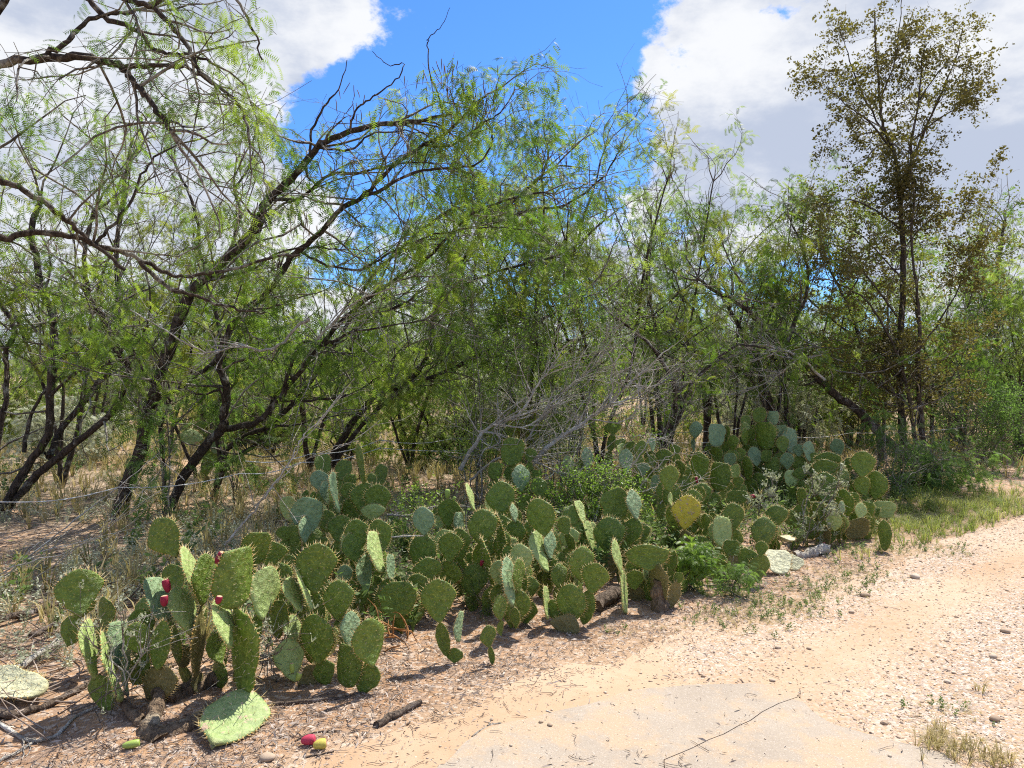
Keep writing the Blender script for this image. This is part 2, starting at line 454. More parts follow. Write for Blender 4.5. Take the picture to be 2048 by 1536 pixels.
M['road'] = road_m()
def slab_m():
    def b(h):
        co = h.pos('Object')
        a = h.noise(1.6, 7, .65, co); f = h.noise(55, 4, .7, co); w = h.noise(2.2, 5, .7, co, off=(8, 2, 0))
        c = h.mix(h.ramp(a, [(.35, 0), (.65, 1)]), (.315, .262, .205), (.385, .322, .25))
        c = h.mix(h.math('MULTIPLY', h.ramp(w, [(.49, 0), (.57, 1)]), .8), c, (.43, .315, .205))
        v = h.sep(h.voro(240, co, 'Color'))
        c = h.mix(h.math('MULTIPLY', h.ramp(v[0], [(.86, 0), (.9, 1)]), .4), c, (.24, .19, .15))
        c = h.mix(h.math('MULTIPLY', h.ramp(v[1], [(.90, 0), (.93, 1)]), .35), c, (.60, .53, .46))
        h.base(c); h.bump(f, .004, .6)
    return mat('slab_concrete', b, .9, .2)
M['slab'] = slab_m()
def stone_m():
    def b(h):
        c = h.ramp(h.attr('tint'), [(0, (.18, .11, .065)), (.4, (.34, .235, .15)), (.8, (.46, .35, .25)), (1, (.60, .52, .42))])
        h.base(h.mix(h.noise(60, 3), c, h.mix(.5, c, (.5, .4, .3)))) ; h.bump(h.noise(90, 3), .003, .5)
    return mat('stone', b, .85, .25)
M['stone'] = stone_m()

# ------------------------------------------------------------------ ground, road, slab
def smooth(a, b, x):
    t = np.clip((x - a) / (b - a), 0, 1); return t * t * (3 - 2 * t)
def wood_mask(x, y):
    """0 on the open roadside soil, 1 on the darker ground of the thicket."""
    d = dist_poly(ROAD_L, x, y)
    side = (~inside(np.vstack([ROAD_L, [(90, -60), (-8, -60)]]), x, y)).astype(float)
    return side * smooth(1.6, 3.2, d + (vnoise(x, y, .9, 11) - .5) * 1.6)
def ground_mesh():
    nr, na = 175, 330
    r = np.concatenate([[0.0], np.geomspace(.5, 500, nr)]); a = np.arange(na) * 2 * PI / na
    X = r[1:, None] * np.sin(a); Y = r[1:, None] * np.cos(a) + 1.0
    V = np.stack([X, Y, hz(X, Y)], -1).reshape(-1, 3)
    V = np.vstack([V, [[0, 1.0, hz1(0, 1.0)]]])
    idx = np.arange(nr * na).reshape(nr, na)
    q = np.stack([idx[:-1], idx[1:], np.roll(idx, -1, 1)[1:], np.roll(idx, -1, 1)[:-1]], -1).reshape(-1, 4)
    t = np.stack([np.full(na, nr * na), idx[0], np.roll(idx[0], -1)], 1)
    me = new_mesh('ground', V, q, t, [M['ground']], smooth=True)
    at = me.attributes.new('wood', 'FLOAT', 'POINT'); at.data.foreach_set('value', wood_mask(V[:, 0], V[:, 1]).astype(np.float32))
    x_, y_ = V[:, 0], V[:, 1]; dl = np.where(inside(ROAD_POLY, x_, y_), 0, dist_poly(ROAD_L, x_, y_)); dr = dist_poly(ROAD_R, x_, y_)
    rs = inside(np.vstack([ROAD_R, [(90, -60), (-8, -60)]]), x_, y_)
    sd_ = np.where(rs, 1.0 + 0 * dr, np.exp(-dl / .34) * smooth(-.6, .8, x_) + np.exp(-dl / .12))
    at = me.attributes.new('sand', 'FLOAT', 'POINT'); at.data.foreach_set('value', np.clip(sd_, 0, 1).astype(np.float32))
    return me
tag(link('ground', ground_mesh()), kind='structure')

def jag(line, step=.12, amp=.05, seed=1):
    out = []
    for (x1, y1), (x2, y2) in zip(line[:-1], line[1:]):
        n = max(1, int(math.hypot(x2 - x1, y2 - y1) / step)); n = min(n, 60)
        for k in range(n):
            t = k / n; out.append((x1 + (x2 - x1) * t, y1 + (y2 - y1) * t))
    out.append(tuple(line[-1])); out = np.array(out)
    out[1:-1, 0] += (vnoise(out[1:-1, 0], out[1:-1, 1], 3.1, seed) - .5) * amp * 2
    out[1:-1, 1] += (vnoise(out[1:-1, 0], out[1:-1, 1], 3.7, seed + 1) - .5) * amp * 2
    return out
def gravel_mask(x, y):
    """Two bands where loose gravel lies thickest."""
    dl = dist_poly(ROAD_L, x, y); dr = dist_poly(ROAD_R, x, y)
    t = dl / (dl + dr + 1e-6)
    band = np.exp(-((t - .78) / .25) ** 2) + .85 * np.exp(-((t - .14) / .16) ** 2)
    start = smooth(1.0, 2.1, x + .6 * (y - 3.0) + (vnoise(x, y, 1.6, 31) - .5))
    return np.clip(band * start * (.65 + .7 * vnoise(x, y, 1.3, 33)), 0, 1)
def road_mesh():
    from mathutils.geometry import delaunay_2d_cdt
    B = np.vstack([jag(ROAD_L, .12, .10, 5), jag(ROAD_R, .12, .10, 9)[::-1]])
    pts = [Vector(p) for p in B]; nb = len(pts); edges = [(i, (i + 1) % nb) for i in range(nb)]
    y = -6.0; extra = []
    while y < 40:
        st = max(.09, abs(y - 2) * .035) if y > 1 else .5
        xs = np.arange(-8, min(70, 12 + y * 4), st); ys = np.full(len(xs), y)
        k = inside(B, xs, ys) & (dist_poly(np.vstack([B, B[:1]]), xs, ys) > st * .45)
        extra += [Vector((a_, b_)) for a_, b_ in zip(xs[k], ys[k])]; y += st
    vs, es, fs, *_ = delaunay_2d_cdt(pts + extra, edges, [], 1, 1e-5)
    V = np.array([(v[0], v[1], 0) for v in vs]); V[:, 2] = .005
    me = new_mesh('gravel_road', V, None, np.array([f[:3] for f in fs]), [M['road']], smooth=True)
    at = me.attributes.new('wood', 'FLOAT', 'POINT'); at.data.foreach_set('value', gravel_mask(V[:, 0], V[:, 1]).astype(np.float32))
    return me
tag(link('gravel_road', road_mesh()), kind='structure')

def g2(px, py): p = G(px, py); return (p[0], p[1])
crack = [g2(1290, 1560), g2(1328, 1534), g2(1380, 1507), g2(1412, 1488), g2(1442, 1475), g2(1470, 1458), g2(1497, 1446), g2(1520, 1430), g2(1552, 1414), g2(1600, 1398), g2(1640, 1424)]
far_edge = [g2(880, 1536), g2(930, 1496), g2(1010, 1462), g2(1110, 1424), g2(1160, 1410), g2(1230, 1390), g2(1310, 1376), g2(1380, 1370), g2(1450, 1369), g2(1510, 1374), g2(1560, 1386), g2(1600, 1398)]
near_edge = [g2(1640, 1436), g2(1675, 1459), g2(1757, 1483), g2(1811, 1493), g2(1874, 1509), g2(1912, 1536), (1.84, 2.3), (1.7, 1.0), (-.4, .9), (-.42, 2.4)]
def slab_piece(P):
    import bmesh
    bm = bmesh.new()
    top = [bm.verts.new((x, y, .016)) for x, y in P]; low = [bm.verts.new((x, y, -.05)) for x, y in P]
    bm.faces.new(top)
    for i in range(len(P)): bm.faces.new((top[i - 1], low[i - 1], low[i], top[i]))
    bmesh.ops.recalc_face_normals(bm, faces=bm.faces)
    bmesh.ops.triangulate(bm, faces=[f for f in bm.faces if len(f.verts) > 4])
    me = bpy.data.meshes.new('slab_piece'); bm.to_mesh(me); bm.free(); me.materials.append(M['slab']); return me
ck = jag(np.array(crack[1:-1]), .014, .026, 21); gap = .0017
base_pt = (.30, .9)
fe = jag(np.array(far_edge), .022, .055, 23)
pA = [(-.55, .9), (-.5, 2.4)] + [tuple(p) for p in fe] + [(x - gap, y + gap) for x, y in ck[::-1]] + [(.28, .9)]
ne = jag(np.array([far_edge[-1]] + near_edge[:7]), .022, .05, 25)
pB = [(.29, .9)] + [(x + gap, y - gap) for x, y in ck] + [tuple(p) for p in ne] + [(1.7, .9)]
slab = tag(thing('concrete_slab', None, None, (0, 0, 0)), kind='structure')
for p in (pA, pB): link('slab_piece', slab_piece(p), slab)

# ------------------------------------------------------------------ scattered stuff on the ground
def ico():
    t = (1 + 5 ** .5) / 2
    v = np.array([(-1, t, 0), (1, t, 0), (-1, -t, 0), (1, -t, 0), (0, -1, t), (0, 1, t), (0, -1, -t), (0, 1, -t), (t, 0, -1), (t, 0, 1), (-t, 0, -1), (-t, 0, 1)], float)
    v /= np.linalg.norm(v[0])
    f = np.array([(0, 11, 5), (0, 5, 1), (0, 1, 7), (0, 7, 10), (0, 10, 11), (1, 5, 9), (5, 11, 4), (11, 10, 2), (10, 7, 6), (7, 1, 8), (3, 9, 4), (3, 4, 2), (3, 2, 6), (3, 6, 8), (3, 8, 9), (4, 9, 5), (2, 4, 11), (6, 2, 10), (8, 6, 7), (9, 8, 1)])
    return v, f
ICO_V, ICO_F = ico()
OCT_V = np.array([(1, 0, 0), (-1, 0, 0), (0, 1, 0), (0, -1, 0), (0, 0, 1), (.3, .2, -1)], float)
OCT_F = np.array([(0, 2, 4), (2, 1, 4), (1, 3, 4), (3, 0, 4)])
def off_road(x, y, a, b):
    d = dist_poly(ROAD_L, x, y)
    return (~inside(ROAD_POLY, x, y) & ~inside(np.vstack([ROAD_R, [(90, -60), (-8, -60)]]), x, y)) * smooth(a, b, d)
def pebble_template(seed):
    r = np.random.default_rng(seed); return ICO_V * (1 + r.uniform(-.22, .22, (12, 1))) * np.array([1, .75, .45])
def rand_in(n, dens, box, power=1.0):
    """n points in box, nearer ones more often, kept with probability dens(x, y)."""
    out = []; got = 0
    while got < n:
        k = n * 3
        y = box[2] + (box[3] - box[2]) * R.random(k) ** power
        x = box[0] + (box[1] - box[0]) * R.random(k)
        ok = (np.abs(x) < y * .80 + .8) & (R.random(k) < dens(x, y))
        out.append(np.stack([x[ok], y[ok]], 1)); got += ok.sum()
    return np.vstack(out)[:n]
def on_slab(x, y): return inside(np.array(pA), x, y) | inside(np.array(pB), x, y)
def zat(P):
    z = hz(P[:, 0], P[:, 1]); rd = inside(ROAD_POLY, P[:, 0], P[:, 1]); z = np.where(rd, .005, z)
    return np.where(on_slab(P[:, 0], P[:, 1]), .016, z)
def gravel_density(x, y):
    rd = inside(ROAD_POLY, x, y); sl = on_slab(x, y)
    dl = dist_poly(ROAD_L, x, y); dr = dist_poly(ROAD_R, x, y)
    edge = np.exp(-np.minimum(dl, dr) / .25) * .35
    return np.where(sl, .008 + .05 * (dr < .5), np.where(rd, .16 + .84 * gravel_mask(x, y), edge * smooth(.2, 1.5, x + .3) + .02))
mb = MB()
def scatter_pebbles(n, s0, sg, smax, tv, tf, power):
    P_ = rand_in(n, gravel_density, (-1.5, 13, 2.7, 12), power)
    for k in range(5):
        P = P_[k::5]; n = len(P); s = np.exp(R.normal(math.log(s0), sg, n)).clip(.002, smax) * (1 + .05 * P[:, 1])
        O = np.column_stack([P, zat(P) + s * .12])
        Rm = rotz(R.uniform(0, 2 * PI, n)) @ frames(np.column_stack([np.ones(n), R.normal(0, .25, n), R.normal(0, .25, n)]), R.normal(0, .3, n))
        r_ = np.random.default_rng(k); t_ = tv * (1 + r_.uniform(-.22, .22, (len(tv), 1))) * np.array([1, .75, .45])
        mb.scatter(t_, None, tf, O, Rm, s, 0, R.beta(3.2, 2.0, n))
scatter_pebbles(3600, .0058, .35, .018, ICO_V, ICO_F, 1.2)
scatter_pebbles(28000, .0039, .30, .010, OCT_V, OCT_F, 1.5)
tag(link('gravel', mb.mesh('gravel', [M['stone']], True)), kind='stuff')

# litter of shredded bark and dry leaves between the cacti and the road
def litter_density(x, y):
    dl = dist_poly(ROAD_L, x, y); rd = inside(ROAD_POLY, x, y)
    out = np.exp(-((dl - .38) / .42) ** 2) * smooth(4.2, 1.2, x) + .22 * smooth(3.4, .4, dl)
    return np.where(rd, .02 + .5 * np.exp(-dl / .10) * smooth(2.5, 0, x) + .10 * (vnoise(x, y, 5, 41) > .78) * smooth(1.8, .8, x), out * (.35 + .9 * vnoise(x, y, 2.5, 43)))
mb = MB()
P = rand_in(26000, litter_density, (-5, 8, 2.7, 9), 1.25); n = len(P)
s = R.uniform(.008, .026, n)
chip = np.array([(-.5, 0, 0), (0, .11, .06), (.5, .02, .0), (0, -.10, .10)])
Rm = rotz(R.uniform(0, 2 * PI, n)) @ frames(np.column_stack([np.ones(n), R.normal(0, .3, n), R.normal(.15, .35, n)]), R.normal(0, .9, n))
mb.scatter(chip, None, [(0, 3, 1), (1, 3, 2)], np.column_stack([P, zat(P) + .004 + R.random(n) * .006]), Rm, s * np.where(R.random(n) < .2, 1.9, 1), 0, R.beta(2.2, 1.8, n))
# wiry twigs lying among it
P = rand_in(2600, litter_density, (-5, 8, 2.7, 9), 1.2); n = len(P)
a = R.uniform(0, 2 * PI, n); d = np.column_stack([np.cos(a), np.sin(a), np.zeros(n)])
k = 5; L_ = R.uniform(.03, .14, n)
pts = np.zeros((n, k, 3)); pts[:, 0] = np.column_stack([P, zat(P) + .006])
for j in range(1, k):
    d = norm(d + R.normal(0, .35, (n, 3)) * [1, 1, .12]); d[:, 2] = np.abs(d[:, 2]) * .3 * (1 if j < 3 else -1)
    pts[:, j] = pts[:, j - 1] + d * (L_ / (k - 1))[:, None]
mb.tubes(pts, np.linspace(.0018, .0008, k)[None], 3, 0, R.uniform(0, .35, n))
P = rand_in(9000, lambda x, y: off_road(x, y, .5, 1.4) * smooth(13, 6, y) * (.4 + .8 * vnoise(x, y, 1.1, 47)), (-9, 6, 2.8, 13), 1.3); n = len(P)
Rm = rotz(R.uniform(0, 2 * PI, n)) @ frames(np.column_stack([np.ones(n), R.normal(0, .3, n), R.normal(.15, .35, n)]), R.normal(0, .9, n))
mb.scatter(chip, None, [(0, 3, 1), (1, 3, 2)], np.column_stack([P, zat(P) + .006]), Rm, R.uniform(.015, .05, n), 0, R.beta(1.7, 2.2, n))
P = rand_in(2600, lambda x, y: off_road(x, y, .5, 1.4) * smooth(13, 6, y) * (.3 + .8 * vnoise(x, y, .8, 48)), (-9, 6, 2.8, 13), 1.3); n = len(P)
a = R.uniform(0, 2 * PI, n); d = np.column_stack([np.cos(a), np.sin(a), R.uniform(0, .3, n)]); L_ = R.uniform(.08, .5, n)
pts = np.zeros((n, k, 3)); pts[:, 0] = np.column_stack([P, zat(P) + .012])
for j in range(1, k):
    d = norm(d + R.normal(0, .25, (n, 3)) * [1, 1, .3]); pts[:, j] = pts[:, j - 1] + d * (L_ / (k - 1))[:, None]
    pts[:, j, 2] = np.maximum(pts[:, j, 2], hz(pts[:, j, 0], pts[:, j, 1]) + .004)
mb.tubes(pts, R.uniform(.5, 1.6, n)[:, None] * np.linspace(.0042, .0016, k)[None], 3, 0, R.uniform(0, .75, n))
tag(link('leaf_litter', mb.mesh('leaf_litter', [M['litter']])), kind='stuff')

# ------------------------------------------------------------------ grass and low herbs
def tuft_template(seed, nb=12, h=1.0, spread=.5, w=.03, bend=.5):
    r = np.random.default_rng(seed); V = []; T = []
    for i in range(nb):
        a = r.uniform(0, 2 * PI); o = r.uniform(0, .18) ; L_ = h * r.uniform(.5, 1.0); sp = r.uniform(.15, spread)
        d = np.array([math.cos(a), math.sin(a)]); p = np.array([-d[1], d[0]]) * w * L_
        b0 = np.array([*(d * o * .3), 0]); m = np.array([*(d * (o * .3 + sp * L_ * .45)), L_ * .6]); e = np.array([*(d * (o * .3 + sp * L_ * (1 + bend))), L_ * (1 - bend * .35)])
        k = len(V); V += [b0 - [*p, 0], b0 + [*p, 0], m + [*(p * .7), 0], m - [*(p * .7), 0], e]; T += [(k, k + 1, k + 2), (k, k + 2, k + 3), (k + 3, k + 2, k + 4)]
    return np.array(V), np.array(T)
def herb_template(seed, nst=7, h=1.0, leaves=7, ls=.16, spread=.6, w=.38):
    """Low bushy herb: stems with small rhombic leaves."""
    r = np.random.default_rng(seed); V = []; T = []
    def tri(pts):
        k = len(V); V.extend(pts); return k
    for i in range(nst):
        a = r.uniform(0, 2 * PI); L_ = h * r.uniform(.5, 1); sp = r.uniform(.1, spread)
        tip = np.array([math.cos(a) * sp * L_, math.sin(a) * sp * L_, L_])
        k = tri([np.array([-.01, 0, 0]), np.array([.01, 0, 0]), tip]); T.append((k, k + 1, k + 2))
        for j in range(leaves):
            t = r.uniform(.25, 1.05); p = tip * t * np.array([1, 1, .9 + .1 * t])
            d = norm(np.array([r.normal(), r.normal(), r.uniform(-.2, .8)])); sde = norm(np.cross(d, r.normal(size=3)))
            l = ls * r.uniform(.6, 1.2)
            k = tri([p, p + d * l * .5 + sde * l * w, p + d * l, p + d * l * .5 - sde * l * w]); T += [(k, k + 1, k + 2), (k, k + 2, k + 3)]
    return np.array(V), np.array(T)
def scatter_stuff(name, n, dens, box, temps, smin, smax, m, power=1.3, tb=(2, 2), loc=None):
    mb = MB(); P = rand_in(n, dens, box, power) if loc is None else loc
    for k, (tv, tt) in enumerate(temps):
        Q = P[k::len(temps)]; q = len(Q)
        if q == 0: continue
        s = R.uniform(smin, smax, q)
        tilt = frames(np.column_stack([np.ones(q), np.zeros(q), R.normal(0, .12, q)]), R.normal(0, .12, q))
        mb.scatter(tv, None, tt, np.column_stack([Q, zat(Q) - .004]), rotz(R.uniform(0, 2 * PI, q)) @ tilt, s, 0, R.beta(tb[0], tb[1], q))
    return tag(link(name, mb.mesh(name, [m])), kind='stuff')

def bare(x, y):   # the open sandy patches on the left
    return np.exp(-(((x + 4.9) / 1.2) ** 2 + ((y - 6.7) / 1.2) ** 2)) + np.exp(-(((x + 2.2) / .7) ** 2 + ((y - 3.3) / .5) ** 2))
def silver_d(x, y):
    return off_road(x, y, .9, 2.2) * np.clip(1.25 * vnoise(x, y, .7, 51) + .25 - bare(x, y) * 1.5, 0, 1) * smooth(14, 8, y) * smooth(4.5, -1, x) * (.35 + .65 * smooth(9.5, 6.5, y))
def drygrass_d(x, y):
    return off_road(x, y, 1.2, 3.5) * np.clip(.35 + .9 * vnoise(x, y, .35, 53) - bare(x, y) * 1.2, 0.03, 1)
silver = [herb_template(s, 7, 1, 7, .125, .8, .26) for s in (1, 2, 3)]
tufts = [tuft_template(s, 11, 1, .55, .022) for s in (4, 5, 6)]
scatter_stuff('silver_herbs', 1800, silver_d, (-8, 3, 3.6, 14), silver, .10, .24, M['silver_herb'], 1.2)
scatter_stuff('dry_grass', 5200, drygrass_d, (-14, 12, 4, 22), tufts, .16, .44, M['dry_grass'], 1.5)
scatter_stuff('far_dry_grass', 2500, lambda x, y: .3 + .7 * vnoise(x, y, .2, 57) * off_road(x, y, 1, 3), (-48, 48, 20, 62), [tuft_template(s, 7, 1, .7, .05) for s in (7, 8)], .4, .9, M['dry_grass'], 1.4)
scatter_stuff('green_weeds', 560, lambda x, y: off_road(x, y, .8, 2.0) * np.clip(1.7 * vnoise(x, y, .55, 59) - .55 - bare(x, y), 0, 1), (-14, 12, 4, 26), [herb_template(s, 7, 1, 8, .17, .6, .22) for s in (9, 10)], .16, .42, M['herb_leaf'], 1.4)
# weeds growing up between the pads
scatter_stuff('weeds_between_cacti', 480, lambda x, y: smooth(.75, 1.3, dist_poly(ROAD_L, x, y)) * smooth(3.6, 2.4, dist_poly(ROAD_L, x, y)) * (~inside(ROAD_POLY, x, y)) * off_road(x, y, .1, .3) * smooth(-2.4, -1.0, x),
              (-3, 5, 3.8, 10), [herb_template(s, 7, 1, 9, .14, .5, .2) for s in (11, 12)], .16, .44, M['herb_leaf'], 1.0)
# the grassy verge on the right
def verge(x, y):
    c = G(1880, 1030)
    return np.clip(np.exp(-(((x - c[0]) / 1.7) ** 2 + ((y - c[1] - .3) / 1.4) ** 2)) * 2.0, 0, 1) * off_road(x, y, -.05, .12)
scatter_stuff('verge_grass', 2300, verge, (2.5, 8.5, 5.5, 11), [tuft_template(s, 12, 1, .9, .016, .8) for s in (13, 14)], .06, .20, M['green_grass'], 1.0, (2.2, 1.7))
def small_patches(x, y):
    s = 0
    for px, py, r in ((1560, 1215, .16), (1640, 1180, .22), (1700, 1150, .2), (1500, 1245, .18), (1600, 1210, .2), (1450, 1225, .15), (1720, 1100, .25), (1900, 1420, .1), (1240, 1262, .06), (1330, 1255, .06), (1840, 1100, .25)):
        c = G(px, py); s = s + np.exp(-(((x - c[0]) ** 2 + ((y - c[1]) / .8) ** 2) / (r * r * 1.6)))
    return np.clip(s, 0, 1) * .8
scatter_stuff('roadside_grass', 700, small_patches, (.4, 6, 3.2, 7.5), [tuft_template(s, 9, 1, 1.1, .03, .7) for s in (15, 16)], .02, .055, M['dry_grass'], 1.0)
scatter_stuff('roadside_weeds', 240, small_patches, (.4, 6, 3.2, 7.5), [herb_template(s, 6, 1, 6, .22, 1.0, .3) for s in (17, 18)], .03, .075, M['herb_leaf'], 1.0)
def verge_r(x, y):
    s = 0
    for px, py, r in ((1905, 1500, .10), (1860, 1478, .05), (2010, 1530, .05), (1960, 1385, .035)):
        c = G(px, py); s = s + np.exp(-(((x - c[0]) ** 2 + (y - c[1]) ** 2) / (r * r)))
    return np.clip(s, 0, 1)
scatter_stuff('right_verge_grass', 90, verge_r, (1.2, 3.6, 2.4, 5), [tuft_template(s, 11, 1, 1.0, .02, .8) for s in (19, 20)], .04, .11, M['dry_grass'], 1.0, (1.6, 2))

# ------------------------------------------------------------------ stones one can tell apart, on the gravel
def rock_mesh(seed, m):
    r = np.random.default_rng(seed); import bmesh
    bm = bmesh.new(); bmesh.ops.create_icosphere(bm, subdivisions=2, radius=1)
    V = np.array([v.co[:] for v in bm.verts]); nn = vnoise(V[:, 0] * 1.3 + seed, V[:, 1] * 1.3 + V[:, 2], 1.2, seed)
    V = V * (.8 + .4 * nn)[:, None] * np.array([1, .78, .5])
    T = np.array([[v.index for v in f.verts] for f in bm.faces]); bm.free()
    return new_mesh('stone', V, None, T, [m], tint=np.full(len(V), r.uniform(.25, .95)), smooth=True)
STONES = [  # px, py, width px, label
 (1730, 1194, 20, 'palest flat cream stone on the gravel below the last cactus'),
 (1830, 1157, 22, 'flat tan stone nearest the grassy verge beside the gravel track'),
 (1556, 1298, 14, 'rounded tan stone at the edge of sand left of the gravel'),
 (1618, 1300, 11, 'small grey stone right of the rounded tan stone'),
 (1703, 1227, 13, 'tan cobble on the gravel just below the palest flat stone'),
 (2010, 1266, 20, 'brown cobble on the sandy right verge of the track'),
 (1986, 1316, 18, 'grey brown flat stone lying right of the gravel band'),
 (1895, 1367, 14, 'dark pebble pair member on gravel above the right grass tuft'),
 (1990, 1442, 24, 'large cream stone set in the sandy right verge'),
 (1768, 1450, 14, 'oval pale cobble heading the heap beside the slab corner'),
 (1780, 1520, 10, 'lone white pebble on the slab near its right corner'),
 (1545, 1364, 13, 'brown stone at the top rim of the concrete slab'),
 (1260, 1382, 10, 'dark clod on the sand left of the slab'),
 (536, 1520, 34, 'reddish cracked stone on litter below the fallen fruits'),
 (1022, 1499, 9, 'small white pebble lying on the slab left part'),
 (1082, 1452, 11, 'tan pebble above a twig on the slab left part'),
 (1100, 1458, 13, 'flat brown pebble beside the tan pebble on the slab'),
 (946, 1370, 11, 'white stone on litter right below the smallest cactus'),
 (920, 1377, 13, 'sand coloured stone paired left of the white stone'),
 (727, 1447, 12, 'pale stone at the left end of the short dark log'),
 (744, 1449, 10, 'yellowish stone touching the left end of the short log'),
 (588, 1473, 12, 'white stone on litter right of the big fallen pad'),
 (153, 1470, 12, 'orange stone on bare soil left of the green fruit'),
 (984, 1442, 9, 'pale round pebble above the curved twig on sand'),
]
for i, (px, py, w, lab) in enumerate(STONES):
    p = G(px, py); s = w / 2 / FPX * p[1]
    o = link('stone', rock_mesh(i + 3, M['stone'])); o.scale = (s, s, s * .9); o.rotation_euler = (0, 0, i * 1.7)
    z = zat(np.array([[p[0], p[1]]]))[0]; o.location = (p[0], p[1], z + s * .28)
    tag(o, lab, 'stone', 'stones lying on the roadside')

# ------------------------------------------------------------------ sticks, logs and twigs on the ground
def wiggle_line(pts, per=4, amp=.01, seed=0):
    pts = np.array(pts, float); r = np.random.default_rng(seed); n = len(pts); out = []
    for i in range(n - 1):
        p0, p1, p2, p3 = pts[max(i - 1, 0)], pts[i], pts[i + 1], pts[min(i + 2, n - 1)]
        for k in range(per):
            t = k / per
            out.append(.5 * ((2 * p1) + (-p0 + p2) * t + (2 * p0 - 5 * p1 + 4 * p2 - p3) * t * t + (-p0 + 3 * p1 - 3 * p2 + p3) * t ** 3))
    out.append(pts[-1]); out = np.array(out)
    out[1:-1] += r.normal(0, amp, (len(out) - 2, 3)); return out
def stick(name, label, cat, pts, r0, r1, m, twigs=0, lift=.0, sides=7, seed=0, group=None, twl=.25):
    """pts: ground pixels (px, py) or (px, py, height)."""
    P = []
    for p in pts:
        g = G(p[0], p[1]) if len(p) == 2 else (lambda Y=EYE * FPX / (p[1] - HOR): W(p[0], p[1], Y))()
        if len(p) == 4: g = W(p[0], p[1], p[3])
        elif len(p) == 3: g = G(p[0], p[1]); g[2] = p[2]
        if len(p) < 4: g[2] += hz1(g[0], g[1]) + r0 * .75 + lift
        P.append(g)
    L_ = wiggle_line(P, 4, r0 * .25, seed); n = len(L_)
    mb = MB(); rr = np.linspace(r0, r1, n) * np.random.default_rng(seed).uniform(.82, 1.15, n)
    mb.tubes(L_[None], rr[None], sides, 0, .5, cap=True)
    if twigs:
        r = np.random.default_rng(seed + 9); k = r.integers(1, n - 1, twigs)
        o = L_[k]; t = norm(L_[k + 1 - (k == n - 1)] - L_[k - 1]); d = norm(t + r.normal(0, .7, (twigs, 3)) * [1, 1, .4])
        ll = twl * r.uniform(.4, 1, twigs); q = np.zeros((twigs, 5, 3)); q[:, 0] = o
        for j in range(1, 5):
            d = norm(d + r.normal(0, .25, (twigs, 3))); q[:, j] = q[:, j - 1] + d * (ll / 4)[:, None]
        q[..., 2] = np.maximum(q[..., 2], .008)
        mb.tubes(q, (rr[k][:, None] * np.linspace(.5, .2, 5)[None]), 4)
    base = np.array(P[0]) * [1, 1, 0]
    me = mb.mesh(name, [m], True)
    me.transform(Matrix.Translation(-Vector(base)))
    return tag(link(name, me, None, base), label, cat, group)
fg = 'fallen sticks among the cacti'
stick('fallen_branch', 'forked grey stick on bare soil in the bottom left corner', 'stick', [(-30, 1436), (30, 1468), (68, 1488), (115, 1478), (150, 1440), (190, 1425), (230, 1408)], .010, .006, M['dead_wood'], 5, seed=1, group=fg, twl=.35)
stick('fallen_branch', 'short pale prong below the forked grey corner stick', 'stick', [(-10, 1530), (30, 1512), (66, 1490)], .008, .006, M['dead_wood'], 1, seed=2, group=fg)
stick('fallen_branch', 'thick straight pale branch left of the leftmost cactus', 'branch', [(-10, 1376), (40, 1350), (110, 1305), (168, 1278)], .022, .014, M['dead_wood'], 3, .03, seed=3, group=fg, twl=.5)
stick('fallen_branch', 'brown log under the pale yellow pad at the left edge', 'log', [(-10, 1440), (60, 1425), (140, 1392), (200, 1360)], .020, .012, M['dead_brown'], 2, seed=4, group=fg)
stick('fallen_branch', 'long dark branch lying behind the leftmost cactus', 'branch', [(-20, 1262), (60, 1238), (180, 1205), (330, 1190), (420, 1185)], .022, .012, M['dead_brown'], 8, .03, seed=5, group=fg, twl=.6)
stick('fallen_branch', 'second dark branch behind, crossing below the first one', 'branch', [(60, 1290), (140, 1258), (230, 1235), (300, 1230)], .016, .008, M['dead_brown'], 6, .05, seed=6, group=fg, twl=.5)
stick('fallen_branch', 'bundle of thin grey stems leaning at the far left edge', 'stick', [(-60, 1240), (20, 1180), (100, 1110), (200, 1030), (300, 960)], .008, .003, M['dead_wood'], 9, .10, seed=7, group=fg, twl=.9)
stick('fallen_branch', 'weathered short log between the cacti and the slab', 'log', [(752, 1456), (790, 1436), (842, 1410)], .018, .014, M['dead_brown'], 0, seed=8, group=fg)
stick('fallen_branch', 'long thin root-like stick beneath the middle left cactus', 'stick', [(535, 1412), (585, 1410), (650, 1404), (700, 1398)], .010, .005, M['dead_brown'], 2, seed=9, group=fg)
stick('fallen_twig', 'curved grey twig lying on the slab edge', 'twig', [(945, 1476), (962, 1462), (988, 1450), (1010, 1452), (1018, 1462)], .006, .004, M['dead_wood'], 3, seed=10, group=fg, twl=.08)
stick('fallen_twig', 'small tan splinter above the pebbles on the slab', 'twig', [(1092, 1424), (1110, 1430), (1128, 1436)], .006, .003, M['dead_wood'], 0, seed=11, group=fg)
stick('fallen_twig', 'thin brown twig right of the curved grey twig', 'twig', [(1118, 1470), (1140, 1466), (1160, 1463)], .004, .002, M['dead_brown'], 1, seed=12, group=fg, twl=.06)
stick('fallen_twig', 'slender pale twig on orange soil below the fern-leaved weed', 'twig', [(1456, 1180), (1490, 1200), (1530, 1208)], .005, .003, M['dead_wood'], 1, seed=13, group=fg, twl=.1)
stick('fallen_twig', 'thin dark twig between the fallen fruits and the pad', 'twig', [(590, 1484), (630, 1468), (680, 1464)], .004, .003, M['dead_brown'], 2, seed=14, group=fg, twl=.1)
